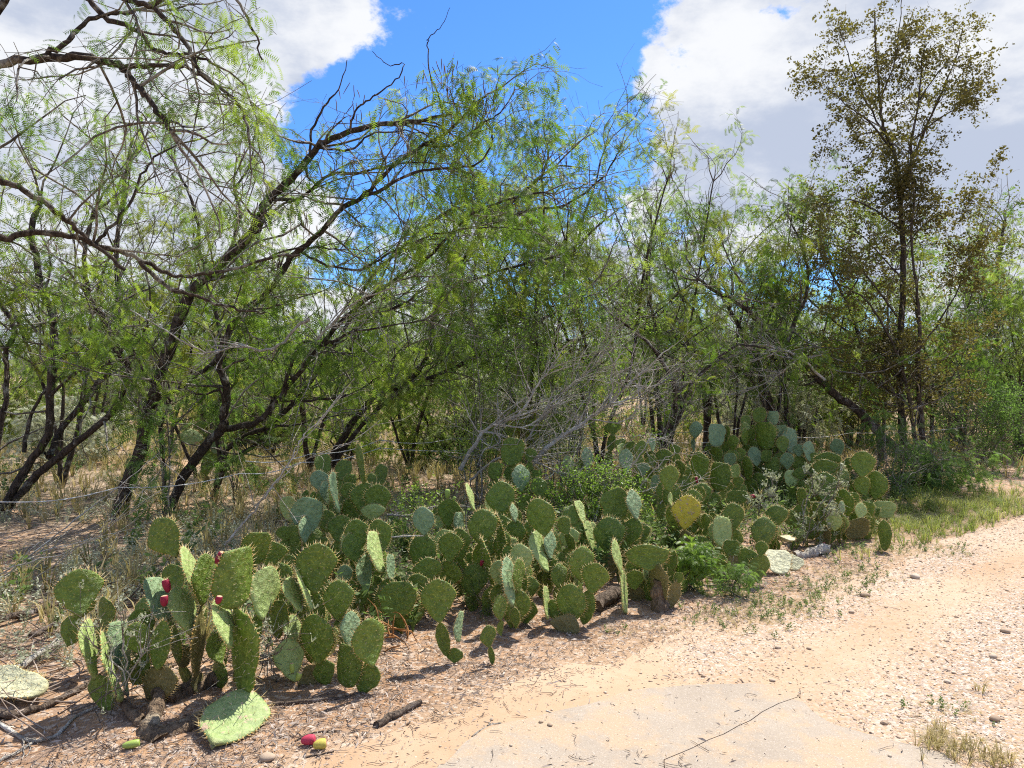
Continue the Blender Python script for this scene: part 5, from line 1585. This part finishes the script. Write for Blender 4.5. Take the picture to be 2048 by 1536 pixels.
t.limb([b] + PX(12.2, (1555, 830), (1562, 770), (1545, 700), (1560, 600), dY=.6), .035, .012)
t.foliage(3.8, (.5, 1.4), 5, (.2, .55), 3, MESQ, (.8, 1.15), skip=.34, up=.05, fade=.38)
t.build('mesquite_tree', 'dark many-stemmed mesquite directly behind the tallest cactus', 'tree', MG)
t = Tree(10); b = bases(1411, 900, 12.8)
t.limb([b] + PX(12.8, (1411, 816), (1405, 766), (1382, 690), (1320, 664), (1276, 652), (1220, 600), (1180, 520), dY=-.4), .050, .012)
t.limb([b] + PX(12.8, (1420, 800), (1430, 730), (1400, 640), (1340, 560), (1320, 470), dY=.4), .040, .012)
t.foliage(4.0, (.5, 1.4), 5, (.2, .55), 3, MESQ, (.8, 1.15), skip=.3, up=.04, fade=.38)
t.build('mesquite_tree', 'mesquite with a horizontal lower limb, behind the corrugated cactus pads', 'tree', MG)
t = Tree(11); b = bases(1318, 925, 9.4)
t.limb([b] + PX(9.4, (1328, 880), (1345, 840), (1352, 790), (1335, 740), (1300, 690), (1240, 640), dY=-.3), .055, .014)
t.limb([W(1330, 880, 9.4)] + PX(9.4, (1360, 830), (1375, 780), (1420, 730), (1480, 690), (1540, 700), dY=.2), .034, .010)
t.foliage(4.0, (.4, 1.2), 6, (.2, .5), 2, MESQ, (.7, 1.1), skip=.3, up=.05)
t.build('mesquite_tree', 'crooked low mesquite trunk between the dead branches and the tall cactus', 'tree', MG)

# the tall brown-green leaved tree on the right
def leafy_tree(name, label, seed, limbs, dens, sec, ter, spr, temps, leafm, barkm='oak_bark', keep=None, size=(.8, 1.2), grp=None, fade=.0, ter_len=(.2, .5), up=.05, base=None, skip=.2):
    t = Tree(seed)
    for pts, r0, r1 in limbs: t.limb(pts, r0, r1, 5, .015)
    t.foliage(dens, sec, ter, ter_len, spr, temps, size, up=up, skip=skip, keep=keep, hang=.05, tert_hang=0, fade=fade)
    return t.build(name, label, 'tree', grp, barkm=barkm, twigm='twig', leafm=leafm, base=base)
Yo = 12.0; bo = bases(1848, 955, Yo)
def okeep(p):
    x = p[:, 0] / p[:, 1] * FPX + CX; y = HOR - (p[:, 2] - EYE) / p[:, 1] * FPX
    return (np.abs(x - 1800) < 215) & (y > 25) & ((y < 330) | (y > 395) | (np.abs(x - 1810) < 110))
leafy_tree('cedar_elm_tree', 'tall slender tree with small brown-green leaves towering at the right', 40, [
    ([bo] + PX(Yo, (1812, 908), (1803, 830), (1800, 765), (1800, 700), (1805, 600), (1806, 488), (1802, 423), (1797, 374), (1789, 309), (1772, 268), (1762, 228), (1757, 163), (1752, 98), (1748, 20)), .100, .016),
    (PX(Yo, (1802, 400), (1820, 330), (1824, 277), (1836, 215), (1841, 150), (1850, 80)), .042, .010),
    (PX(Yo, (1824, 320), (1857, 244), (1883, 185), (1910, 120), (1925, 60), dY=.3), .034, .008),
    (PX(Yo, (1785, 300), (1740, 245), (1700, 215), (1660, 180), dY=-.3), .026, .007),
    (PX(Yo, (1770, 270), (1725, 190), (1700, 120), (1680, 60), dY=.3), .024, .007),
    (PX(Yo, (1828, 280), (1880, 235), (1930, 210), (1970, 170), dY=-.3), .024, .007),
    (PX(Yo, (1840, 200), (1890, 130), (1950, 110), (1985, 100), dY=.2), .016, .005),
    (PX(Yo, (1760, 200), (1790, 120), (1800, 40), (1805, -20), dY=-.2), .018, .006),
    (PX(Yo, (1803, 460), (1750, 420), (1700, 400), (1640, 410), (1600, 430), dY=-.4), .024, .007),
    (PX(Yo, (1806, 500), (1860, 440), (1900, 430), (1940, 420), dY=-.3), .020, .006),
    ([bo] + PX(Yo - .2, (1845, 880), (1842, 830), (1836, 752), (1838, 650), (1830, 560), (1822, 470), (1830, 390), dY=-.2), .075, .018),
    ([bo] + PX(Yo - .4, (1825, 850), (1815, 780), (1790, 700), (1760, 640), (1720, 590), (1660, 560), dY=-.5), .050, .012),
    (PX(Yo - .2, (1838, 700), (1880, 640), (1910, 590), (1930, 540), dY=-.3), .026, .008),
    (PX(Yo - .3, (1800, 640), (1740, 560), (1690, 500), (1640, 480), dY=-.4), .026, .007),
    (PX(Yo - .3, (1805, 560), (1770, 520), (1720, 470), (1680, 450), dY=.3), .022, .007),
    (PX(Yo - .1, (1803, 800), (1760, 770), (1710, 740), (1650, 730), dY=-.5), .022, .007),
    (PX(Yo - .1, (1840, 820), (1870, 780), (1900, 760), (1930, 700), dY=-.4), .022, .007),
    ], 4.8, (.35, 1.0), 6, 4, OAK, 'oak_leaf', keep=okeep, ter_len=(.15, .4), base=bo, fade=.16, skip=.12)
leafy_tree('cedar_elm_tree', 'dense olive-green leafy tree filling below and left of the tallest one', 41, [
    ([bases(1760, 930, 12.8)] + PX(12.8, (1755, 840), (1740, 760), (1720, 680), (1690, 600), (1660, 540), (1640, 470)), .060, .014),
    ([bases(1762, 930, 12.8)] + PX(12.8, (1770, 800), (1780, 700), (1775, 620), (1790, 540), dY=.3), .045, .012),
    (PX(12.8, (1740, 760), (1690, 720), (1640, 680), (1590, 640), dY=-.4), .030, .008),
    (PX(12.8, (1720, 680), (1640, 620), (1590, 560), (1570, 500), dY=-.2), .028, .008),
    (PX(12.8, (1690, 600), (1730, 530), (1740, 470), (1720, 430), dY=-.3), .022, .007)],
    4.4, (.4, 1.2), 5, 4, OAK, 'olive_leaf', ter_len=(.2, .45), grp=None, fade=.18, skip=.20)
leafy_tree('broadleaf_tree', 'dark shady tree at the right edge with a straight black trunk', 42, [
    ([bases(2001, 880, 17.5)] + PX(17.5, (2001, 850), (1998, 780), (1995, 700), (1990, 600), (2000, 500), (2010, 440)), .11, .03),
    (PX(17.5, (1996, 720), (1950, 650), (1930, 580), (1940, 500), dY=-.5), .05, .012),
    (PX(17.5, (1995, 650), (2050, 580), (2090, 520), (2110, 470), dY=.4), .05, .012),
    (PX(17.5, (1998, 780), (2060, 720), (2120, 680), dY=-.5), .04, .012),
    (PX(17.5, (1996, 740), (1930, 720), (1890, 690), dY=.5), .04, .012),
    (PX(17.5, (1990, 560), (1960, 480), (1970, 430), dY=.3), .03, .010)],
    3.8, (.6, 1.7), 5, 4, BROAD, 'olive_leaf', barkm='bark', fade=.26)
upright(43, 2050, 390, 15.5, 'feathery pale mesquite at the far right edge of the picture', 3, .2, 3.0, leafm='mesquite_leaf_far')
upright(44, 1925, 470, 19, 'yellow-green mesquite between the two right-hand trees', 3, .25, 3.2, leafm='mesquite_leaf_far')

# ------------------------------------------------------------------ shrubs
def shrub(name, label, cx, base_py, Y, w_px, top_py, n, temps, leafm, seed, grp=None, spr=3, size=(.7, 1.1), stemr=.012, cat='shrub', up=.1, leanx=0.0, ter=5, fade=.28, sec=(.25, .7), dens=5.0, bare=0.0, depth=.6, terl=(.12, .35)):
    t = Tree(seed); g = t.rng; x = (cx - CX) / FPX * Y; H_ = EYE + (HOR - top_py) / FPX * Y; wd = w_px / FPX * Y / 2
    b = np.array([x, Y, hz1(x, Y) - .02])
    for i in range(n):
        a = g.uniform(0, 2 * PI); rr = wd * g.uniform(.3, 1.0); h_ = H_ * g.uniform(.6, 1.0) * (1 - .25 * (rr / wd) ** 2)
        e = b + np.array([math.cos(a) * rr + leanx * h_, math.sin(a) * rr * depth, h_]); m = b * .5 + e * .5 + np.array([0, 0, .08 * h_]) + g.normal(0, .05, 3)
        s0 = b + np.array([math.cos(a), math.sin(a), 0]) * .06
        t.limb([s0, s0 * .6 + m * .4 + g.normal(0, .03, 3), m, e], stemr * g.uniform(.6, 1.2), .004, 4, .02)
    t.foliage(dens, sec, ter, terl, spr, temps, size, up=up, skip=.25, hang=.05, fade=fade, bare=bare)
    return t.build(name, label, cat, grp, barkm='twig', leafm=leafm, base=b, sides=5)
shrub('leafy_shrub', 'bright green small-leaved shrub at centre behind the dead branches', 1130, 930, 8.6, 330, 575, 10, SHRUB, 'shrub_leaf', 60, spr=3, stemr=.016)
shrub('leafy_shrub', 'green shrub left of the centre one, its stems rising above the cactus row', 960, 930, 8.4, 240, 620, 7, SHRUB, 'shrub_leaf', 61, spr=3, stemr=.014)
shrub('leafy_shrub', 'sparse bright shrub between the dead branches and the corrugated pads', 1300, 940, 8.8, 200, 740, 8, SHRUB, 'shrub_leaf', 62, spr=2, stemr=.012)
shrub('feathery_shrub', 'low feathery green bush at the foot of the tall brown-leaved tree', 1845, 965, 10.4, 250, 905, 16, MESQ, 'bright_leaf', 63, spr=3, stemr=.007, up=.0)
shrub('feathery_shrub', 'pale feathery fronds right behind the scarred top pad', 1790, 960, 9.4, 100, 880, 9, MESQ, 'bright_leaf', 64, spr=2, stemr=.006)
shrub('leafy_shrub', 'yellow-green leafy bush right of the tall tree, at the edge of the track', 1960, 960, 12.5, 190, 790, 14, BROAD, 'bright_leaf', 65, spr=3, size=(.5, .8))
shrub('broadleaf_tree', 'full green small tree right of the tall brown-leaved one, behind the olive bushes', 1925, 930, 15.0, 230, 540, 10, BROAD, 'bright_leaf', 95, spr=2, size=(.7, 1.0), stemr=.03, cat='tree', sec=(.4, 1.1))
shrub('broadleaf_tree', 'green bushy tree filling between the leaning trunk and the tall brown-leaved tree', 1705, 930, 15.5, 220, 600, 9, BROAD, 'olive_leaf', 96, spr=2, size=(.7, 1.0), stemr=.03, cat='tree', sec=(.4, 1.1))
shrub('leafy_shrub', 'dark tangled bush behind the yellow-green one at the right', 1900, 930, 14.5, 180, 740, 12, BROAD, 'herb_leaf', 66, spr=2, size=(.5, .8))
shrub('leafy_shrub', 'olive bush at the extreme right beside the track', 2060, 950, 14.0, 140, 800, 12, BROAD, 'bright_leaf', 67, spr=3, size=(.5, .8))
shrub('leafy_shrub', 'tuft of fresh green twigs before the thick leaning trunk on the left', 340, 985, 7.7, 130, 700, 4, MESQ, 'bright_leaf', 68, spr=2, stemr=.008, fade=.3)
shrub('leafy_shrub', 'fresh green sprays right of the pale lying pad in the thicket', 480, 960, 9.0, 130, 740, 4, MESQ, 'bright_leaf', 69, spr=2, stemr=.008)
shrub('leafy_shrub', 'weedy green bush among the back pads below the dead branches', 1180, 1000, 6.9, 220, 955, 8, SHRUB, 'shrub_leaf', 70, spr=2, stemr=.006, sec=(.10, .25), terl=(.05, .15))
shrub('leafy_shrub', 'weedy green bush between the mid-row pads, left of centre', 905, 1030, 6.3, 180, 975, 7, SHRUB, 'shrub_leaf', 71, spr=2, stemr=.006, sec=(.10, .25), terl=(.05, .15))
shrub('fern_leaved_weed', 'blue-green fern-leaved weed at the foot of the row below the dying yellow pad', 1382, 1170, 5.45, 50, 1095, 5, MESQ, 'shrub_leaf', 72, spr=3, stemr=.004, sec=(.05, .12), terl=(.03, .08), size=(.35, .5), cat='weed', dens=6, fade=0)
shrub('fern_leaved_weed', 'bright fern-leaved weed right of the blue-green one, before the front pads', 1470, 1175, 5.3, 60, 1130, 4, MESQ, 'bright_leaf', 73, spr=2, stemr=.003, sec=(.05, .12), terl=(.03, .08), size=(.3, .45), cat='weed', dens=5, fade=0)
shrub('seeding_weed', 'pale brownish seeding weed growing through the right-hand pads', 1590, 1060, 6.9, 200, 945, 9, [herb_template(5, 3, .12, 3, .035, .9)], 'silver_herb', 74, spr=1, stemr=.004, sec=(.10, .22), terl=(.05, .15), cat='weed', size=(.5, .9), dens=3, ter=3)
shrub('seeding_weed', 'thin reddish weed with pale seed heads before the leftmost pads', 232, 1370, 3.30, 120, 1240, 4, [herb_template(6, 3, .12, 3, .035, .9)], 'silver_herb', 75, spr=1, stemr=.002, sec=(.05, .15), cat='weed', size=(.25, .4), ter=2, dens=3)
shrub('seeding_weed', 'thin pale weed between the trunk pad and the slanted pad with green fruits', 530, 1385, 3.70, 110, 1255, 4, [herb_template(7, 3, .12, 3, .035, .9)], 'silver_herb', 76, spr=1, stemr=.002, sec=(.05, .15), cat='weed', size=(.25, .4), ter=2, dens=3)
# dry curling blades
mb = MB(); g = np.random.default_rng(5); c = W(800, 1215, 4.25); n = 16
o = np.tile(c * [1, 1, 0] + [0, 0, .1], (n, 1)) + g.normal(0, .06, (n, 3)) * [1.4, .6, .6]
P = grow(o, norm(g.normal(0, 1, (n, 3)) * [1, .4, .4] + [0, 0, .35]), g.uniform(.12, .3, n), 8, .28, -.10, g)
mb.tubes(P, np.array([.003, .005, .006, .006, .005, .004, .003, .001])[None], 3, 0, g.random(n))
b = np.array([c[0], c[1], 0]); me = mb.mesh('dry_blades', [M['dry_leaf']]); me.transform(Matrix.Translation(-Vector(b)))
tag(link('dry_blades', me, None, b), 'clump of curling orange-brown dead blades below the broad half-round pad', 'dry plant')
shrub('yellow_flower_weed', 'small weed with a single yellow flower in the shade of the middle pads', 972, 1225, 4.9, 30, 1205, 5, SHRUB, 'herb_leaf', 77, spr=1, stemr=.002, sec=(.04, .1), cat='weed', size=(.3, .4), ter=2)

# ------------------------------------------------------------------ dead branches
def dead_branch(label, pts, r0, r1, seed, n2=26, l2=(.3, .9), ter=4, m='dead_wood', dirv=None, wig=.16, kids=(), tl=(.1, .35)):
    t = Tree(seed); g = t.rng; P, rr = t.limb(pts, r0, r1, 5, .010)
    for kp, a, b_ in kids: t.limb(kp, a, b_, 5, .008)
    for P, rr in list(t.limbs):
        seg = np.linalg.norm(np.diff(P, axis=0), axis=1).sum(); k = max(3, int(n2 * seg / 2))
        p, d, r, tt = offshoots(P[None], rr[None], k, .2, 1.0, g, .5, .05)
        if dirv is not None: d = norm(d + np.array(dirv))
        Q = grow(p, d, g.uniform(*l2, k), 7, wig, .01, g); QR = np.minimum(r * .6, .009)[:, None] * np.linspace(1, .3, 7)[None]
        t.tw.tubes(Q, np.maximum(QR, .002), 5, 0, .5)
        p, d, r, tt = offshoots(Q, QR, ter, .2, 1, g, .6, 0)
        Z = grow(p, d, g.uniform(*tl, len(p)), 4, .2, 0, g); t.tw.tubes(Z, np.maximum(r * .6, .0016)[:, None] * np.linspace(1, .5, 4)[None], 3, 0, .5)
    return t.build('dead_branch', label, 'dead branch', 'bare dead branches among the cacti', barkm=m, twigm=m, sides=7)
dead_branch('pale bare branch rising right, left of the two big dead ones', PX(7.7, (920, 940), (955, 880), (985, 850), (1035, 830), (1070, 780), (1100, 735), (1130, 690), dY=.1), .026, .005, 80, 32, (.25, .7), dirv=(.5, 0, .3), wig=.12,
            kids=[(PX(7.6, (1010, 845), (990, 860), (1000, 885), (970, 900), (955, 930)), .010, .005), (PX(7.7, (985, 850), (1060, 850), (1100, 810), (1150, 760)), .012, .004)])
dead_branch('longest pale bare branch reaching up right towards the leaning trunk', PX(7.9, (1040, 960), (1095, 895), (1130, 868), (1180, 835), (1222, 805), (1255, 770), (1290, 740), (1345, 690), dY=.1), .030, .005, 81, 34, (.2, .6), dirv=(.5, 0, .5), wig=.10,
            kids=[(PX(7.9, (1220, 805), (1224, 770), (1222, 745), (1235, 715), (1250, 700)), .010, .004), (PX(7.8, (1222, 806), (1260, 800), (1300, 780), (1340, 745)), .012, .004), (PX(7.8, (1180, 838), (1230, 845), (1265, 830), (1290, 790)), .010, .004)])
dead_branch('low tangle of thin bare twigs hanging above the corrugated blue pad', PX(7.5, (940, 960), (1000, 915), (1060, 920), (1120, 945), (1180, 955), (1240, 930), dY=-.3), .014, .005, 82, 60, (.2, .7), dirv=(.3, 0, .2))
dead_branch('thin pale twigs leaning over the narrow grey-blue pads', PX(7.2, (1240, 960), (1275, 920), (1300, 875), (1305, 865), dY=0), .010, .003, 83, 16, (.15, .4), 3,
            kids=[(PX(7.1, (1268, 1000), (1300, 950), (1340, 912), (1352, 905)), .007, .003), (PX(6.9, (1275, 985), (1310, 975), (1345, 965)), .006, .003), (PX(6.6, (1320, 1008), (1345, 985), (1370, 960)), .007, .003)])
dead_branch('pale bare stems fanning among the branches at centre, behind the others', PX(8.3, (1010, 930), (1060, 870), (1110, 800), (1180, 740), (1240, 650)), .016, .004, 84, 50, dirv=(.4, 0, .35), wig=.14)
dead_branch('long slender leaning stick rising from the cacti on the left', PX(4.9, (450, 1090), (475, 1060), (497, 1035), (525, 1000), (545, 970), (560, 955), (590, 900), (618, 862), (660, 820), dY=.3), .009, .003, 85, 4, (.2, .5), 2, dirv=(.7, 0, .5), wig=.05,
            kids=[(PX(5.0, (500, 1022), (530, 990), (575, 945), (640, 905), (720, 880)), .005, .002), (PX(5.0, (545, 970), (585, 920), (608, 880), (645, 838)), .005, .002)])
dead_branch('thin bare stems slanting across the open ground at the far left', PX(5.4, (-30, 1180), (60, 1110), (150, 1040), (240, 970), (320, 905), dY=.8), .007, .003, 86, 6, (.3, .8), 2, dirv=(.7, .2, .4), wig=.04, kids=[(PX(5.2, (-20, 1220), (80, 1150), (180, 1080), (300, 1000)), .006, .002), (PX(5.0, (-20, 1160), (40, 1130), (150, 1095), (230, 1030)), .006, .002)])
dead_branch('silvery dead brush piled before the dark tree at the far right', PX(15.5, (1900, 860), (1935, 830), (1970, 815), (2010, 820), dY=.4), .03, .01, 87, 30, (.3, .9), 5, dirv=(.2, 0, .3), wig=.3)
dead_branch('bare forked grey limb hanging across the left trunks', PX(7.3, (620, 640), (598, 650), (560, 690), (520, 700), (480, 690), (420, 705), (370, 685), (330, 660), (260, 620), dY=-.3), .020, .005, 88, 18, (.15, .5), 3, 'dead_wood', wig=.2)

dead_branch('grey tangle of bare twigs hanging below the long leaning mesquite trunk', PX(10.6, (1650, 760), (1590, 710), (1520, 690), (1450, 700), (1390, 725), (1340, 750), dY=-.3), .020, .005, 89, 46, (.3, 1.0), dirv=(-.4, 0, -.05), wig=.16,
            kids=[(PX(10.5, (1560, 700), (1500, 725), (1430, 745), (1370, 780)), .012, .004), (PX(10.4, (1600, 715), (1540, 760), (1480, 790)), .012, .004)])
dead_branch('fine grey bare branches fanning before the trunks, upper part left of centre', PX(7.6, (610, 720), (650, 660), (720, 600), (800, 575), (880, 560), dY=-.3), .014, .004, 90, 26, (.3, .9), dirv=(.4, 0, .2), wig=.14)
# ------------------------------------------------------------------ barbed wire fence
def barbed_wire(pts, label, seed):
    P = []
    for a, b_ in zip(pts[:-1], pts[1:]):
        n = max(4, int(np.linalg.norm(b_ - a) / .06))
        for k in range(n):
            f = k / n; q = a * (1 - f) + b_ * f; q = q - np.array([0, 0, .05 * math.sin(PI * f)]); P.append(q)
    P.append(pts[-1]); P = np.array(P); n = len(P); ph = np.arange(n) * 1.1
    off = np.stack([np.zeros(n), np.cos(ph), np.sin(ph)], 1) * .0028
    root = thing('barbed_wire_strand', label, 'barbed wire', P[0]); T_ = Matrix.Translation(-Vector(P[0]))
    for s_ in (1, -1):
        mb = MB(); mb.tubes((P + off * s_)[None], np.full((1, n), .0030), 4, 0); me = mb.mesh('wire', [M['wire']], True); me.transform(T_); link('wire', me, root)
    g = np.random.default_rng(seed); k = np.arange(2, n - 2, 3); o = P[k]; mb = MB()
    for j in range(2):
        d = norm(g.normal(0, 1, (len(k), 3))); q = np.stack([o - d * .014, o, o + d * .014], 1); mb.tubes(q, np.array([.0006, .0016, .0006])[None], 3, 0)
    me = mb.mesh('barbs', [M['wire']]); me.transform(T_); tag(link('barbs', me, root), kind='stuff')
wp = [W(-60, 1010, 6.4), W(0, 1004, 6.6), W(235, 975, 7.2), W(480, 947, 7.9), W(600, 925, 8.3), W(760, 896, 8.9), W(1000, 893, 10.2), W(1300, 885, 11.3), W(1560, 872, 12.2), W(1700, 866, 12.8), W(1950, 852, 14.2)]
barbed_wire(wp, 'lone strand of barbed wire sagging behind the cacti from the left edge', 3)
wp2 = [W(490, 922, 8.0), W(620, 908, 8.5), W(760, 880, 9.0), W(900, 878, 9.8), W(1400, 862, 11.6), W(1500, 850, 12.1)]
barbed_wire(wp2, 'second, fainter barbed wire strand just above the first near the centre', 4)

# ------------------------------------------------------------------ the thicket behind: a few kinds, each copied
def bg_tree(seed, H_, stems, spread, leafm, dens=2.6, low=.2, temps=MESQ_FAR, spr=3):
    t = Tree(seed); g = t.rng; b = np.zeros(3); 
    for i in range(stems):
        a = i * 2 * PI / stems + g.uniform(-.6, .6); sp = spread * H_ * g.uniform(.5, 1.2); h_ = H_ * g.uniform(.75, 1.0)
        pts = [b + [math.cos(a) * .05, math.sin(a) * .05, -.1]] + [np.array([math.cos(a) * sp * f ** 1.3 + g.normal(0, .1), math.sin(a) * sp * f ** 1.3 + g.normal(0, .1), h_ * f]) for f in (.2, .45, .7, 1)]
        P, rr = t.limb(pts, .05 * g.uniform(.7, 1.3), .01, 3, .04)
        for j in range(2):
            k = int(len(P) * g.uniform(.2, .6)); d = norm(np.array([g.normal(), g.normal(), .5])); L2 = H_ * g.uniform(.2, .45)
            t.limb([P[k]] + [P[k] + d * L2 * f + g.normal(0, .05, 3) + [0, 0, .2 * f * f] for f in (.4, .7, 1)], rr[k] * .6, .008, 3, .03)
    t.foliage(dens, (.5, 1.6), 4, (.3, .7), spr, temps, (.9, 1.4), up=.03, skip=max(low, .05), fade=.42)
    # keep near z of local ground at zero
    root = thing('thicket_tree', None, 'tree', (0, 0, 0), None)
    mb = MB()
    for P, rr in t.limbs: mb.tubes(P[None], np.maximum(rr, .012)[None], 5, 0)
    link('trunk', mb.mesh('trunk', [M['bark_far']], True), root)
    tag(link('twigs', t.tw.mesh('twigs', [M['twig']]), root), kind='stuff'); tag(link('crown', t.cr.mesh('crown', [M[leafm]]), root), kind='stuff')
    return root
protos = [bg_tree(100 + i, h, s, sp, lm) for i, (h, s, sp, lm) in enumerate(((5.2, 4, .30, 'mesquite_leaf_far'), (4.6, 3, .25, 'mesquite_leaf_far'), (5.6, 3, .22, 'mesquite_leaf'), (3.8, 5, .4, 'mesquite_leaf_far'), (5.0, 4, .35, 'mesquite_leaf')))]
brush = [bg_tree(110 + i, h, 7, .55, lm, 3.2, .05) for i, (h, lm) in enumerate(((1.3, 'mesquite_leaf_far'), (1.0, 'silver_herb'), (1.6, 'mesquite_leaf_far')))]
g = random.Random(3); placed = []; first = {}
def put_far(proto, x, y, s, label, group, name, cat):
    key = id(proto)
    c = proto if key not in first else copy_tree(proto)
    first[key] = 1
    c.location = (x, y, hz1(x, y)); c.rotation_euler = (0, 0, g.uniform(0, 6.28)); c.scale = (s, s, s * g.uniform(.9, 1.1)); c.name = name
    tag(c, label, cat, group)
cnt = 0
while cnt < 76:
    y = 13.5 + 42 * g.random() ** 1.25; x = g.uniform(-.78, .78) * y
    px = x / y * FPX + CX
    if y < 18 and 860 < px < 1620 and g.random() < .4: continue
    if any(math.hypot(x - a, y - b) < 1.6 + y * .03 for a, b in placed): continue
    if not bool(off_road(np.array([x]), np.array([y]), 2.0, 3.0)[0] > .9): continue
    placed.append((x, y)); s = g.uniform(.72, 1.0) * (1.0 if px < 1500 else .9)
    put_far(protos[cnt % 5], x, y, s, 'one of the many slim dark-stemmed mesquites deep in the thicket', 'trees deep in the thicket', 'thicket_tree', 'tree'); cnt += 1
cnt = 0; bp = []
while cnt < 44:
    y = 12 + 45 * g.random() ** 1.1; x = g.uniform(-.8, .8) * y
    if any(math.hypot(x - a, y - b) < .9 + y * .02 for a, b in bp): continue
    if not bool(off_road(np.array([x]), np.array([y]), 2.5, 3.5)[0] > .9): continue
    bp.append((x, y)); s = g.uniform(.6, 1.15)
    put_far(brush[cnt % 3], x, y, s, 'one of the low tangled bushes under the thicket trees', 'bushes under the thicket trees', 'thicket_bush', 'bush'); cnt += 1
# the far edge of the wood, one mass
mb = MB(); mt = MB(); rg = np.random.default_rng(12)
n = 2200; a = rg.uniform(-1.0, 1.0, n); yy = rg.uniform(56, 80, n); top = 2.6 + 2.6 * vnoise(a * 40, yy * .1, 1, 77)
O = np.column_stack([np.tan(a * .75) * yy, yy, rg.random(n) ** .8 * top])
tv, tt = spray_template(9, 3, 4, .32, .14, 1.2, .6)
mb.scatter(tv, None, tt, O, frames(norm(rg.normal(0, 1, (n, 3)) * [1, 1, .4])), rg.uniform(.8, 1.6, n), 0, rg.beta(2, 2, n))
k = 500; a = rg.uniform(-1.0, 1.0, k); yy = rg.uniform(55, 72, k); o = np.column_stack([np.tan(a * .75) * yy, yy, np.full(k, -.2)])
P = grow(o, norm(rg.normal(0, .3, (k, 3)) + [0, 0, 1]), rg.uniform(2.5, 4.5, k), 5, .12, .05, rg); mb.tubes(P, np.array([.08, .07, .06, .045, .02])[None], 4, 1)
tag(link('far_woods', mb.mesh('far_woods', [M['mesquite_leaf_far'], M['bark_far']])), kind='stuff')
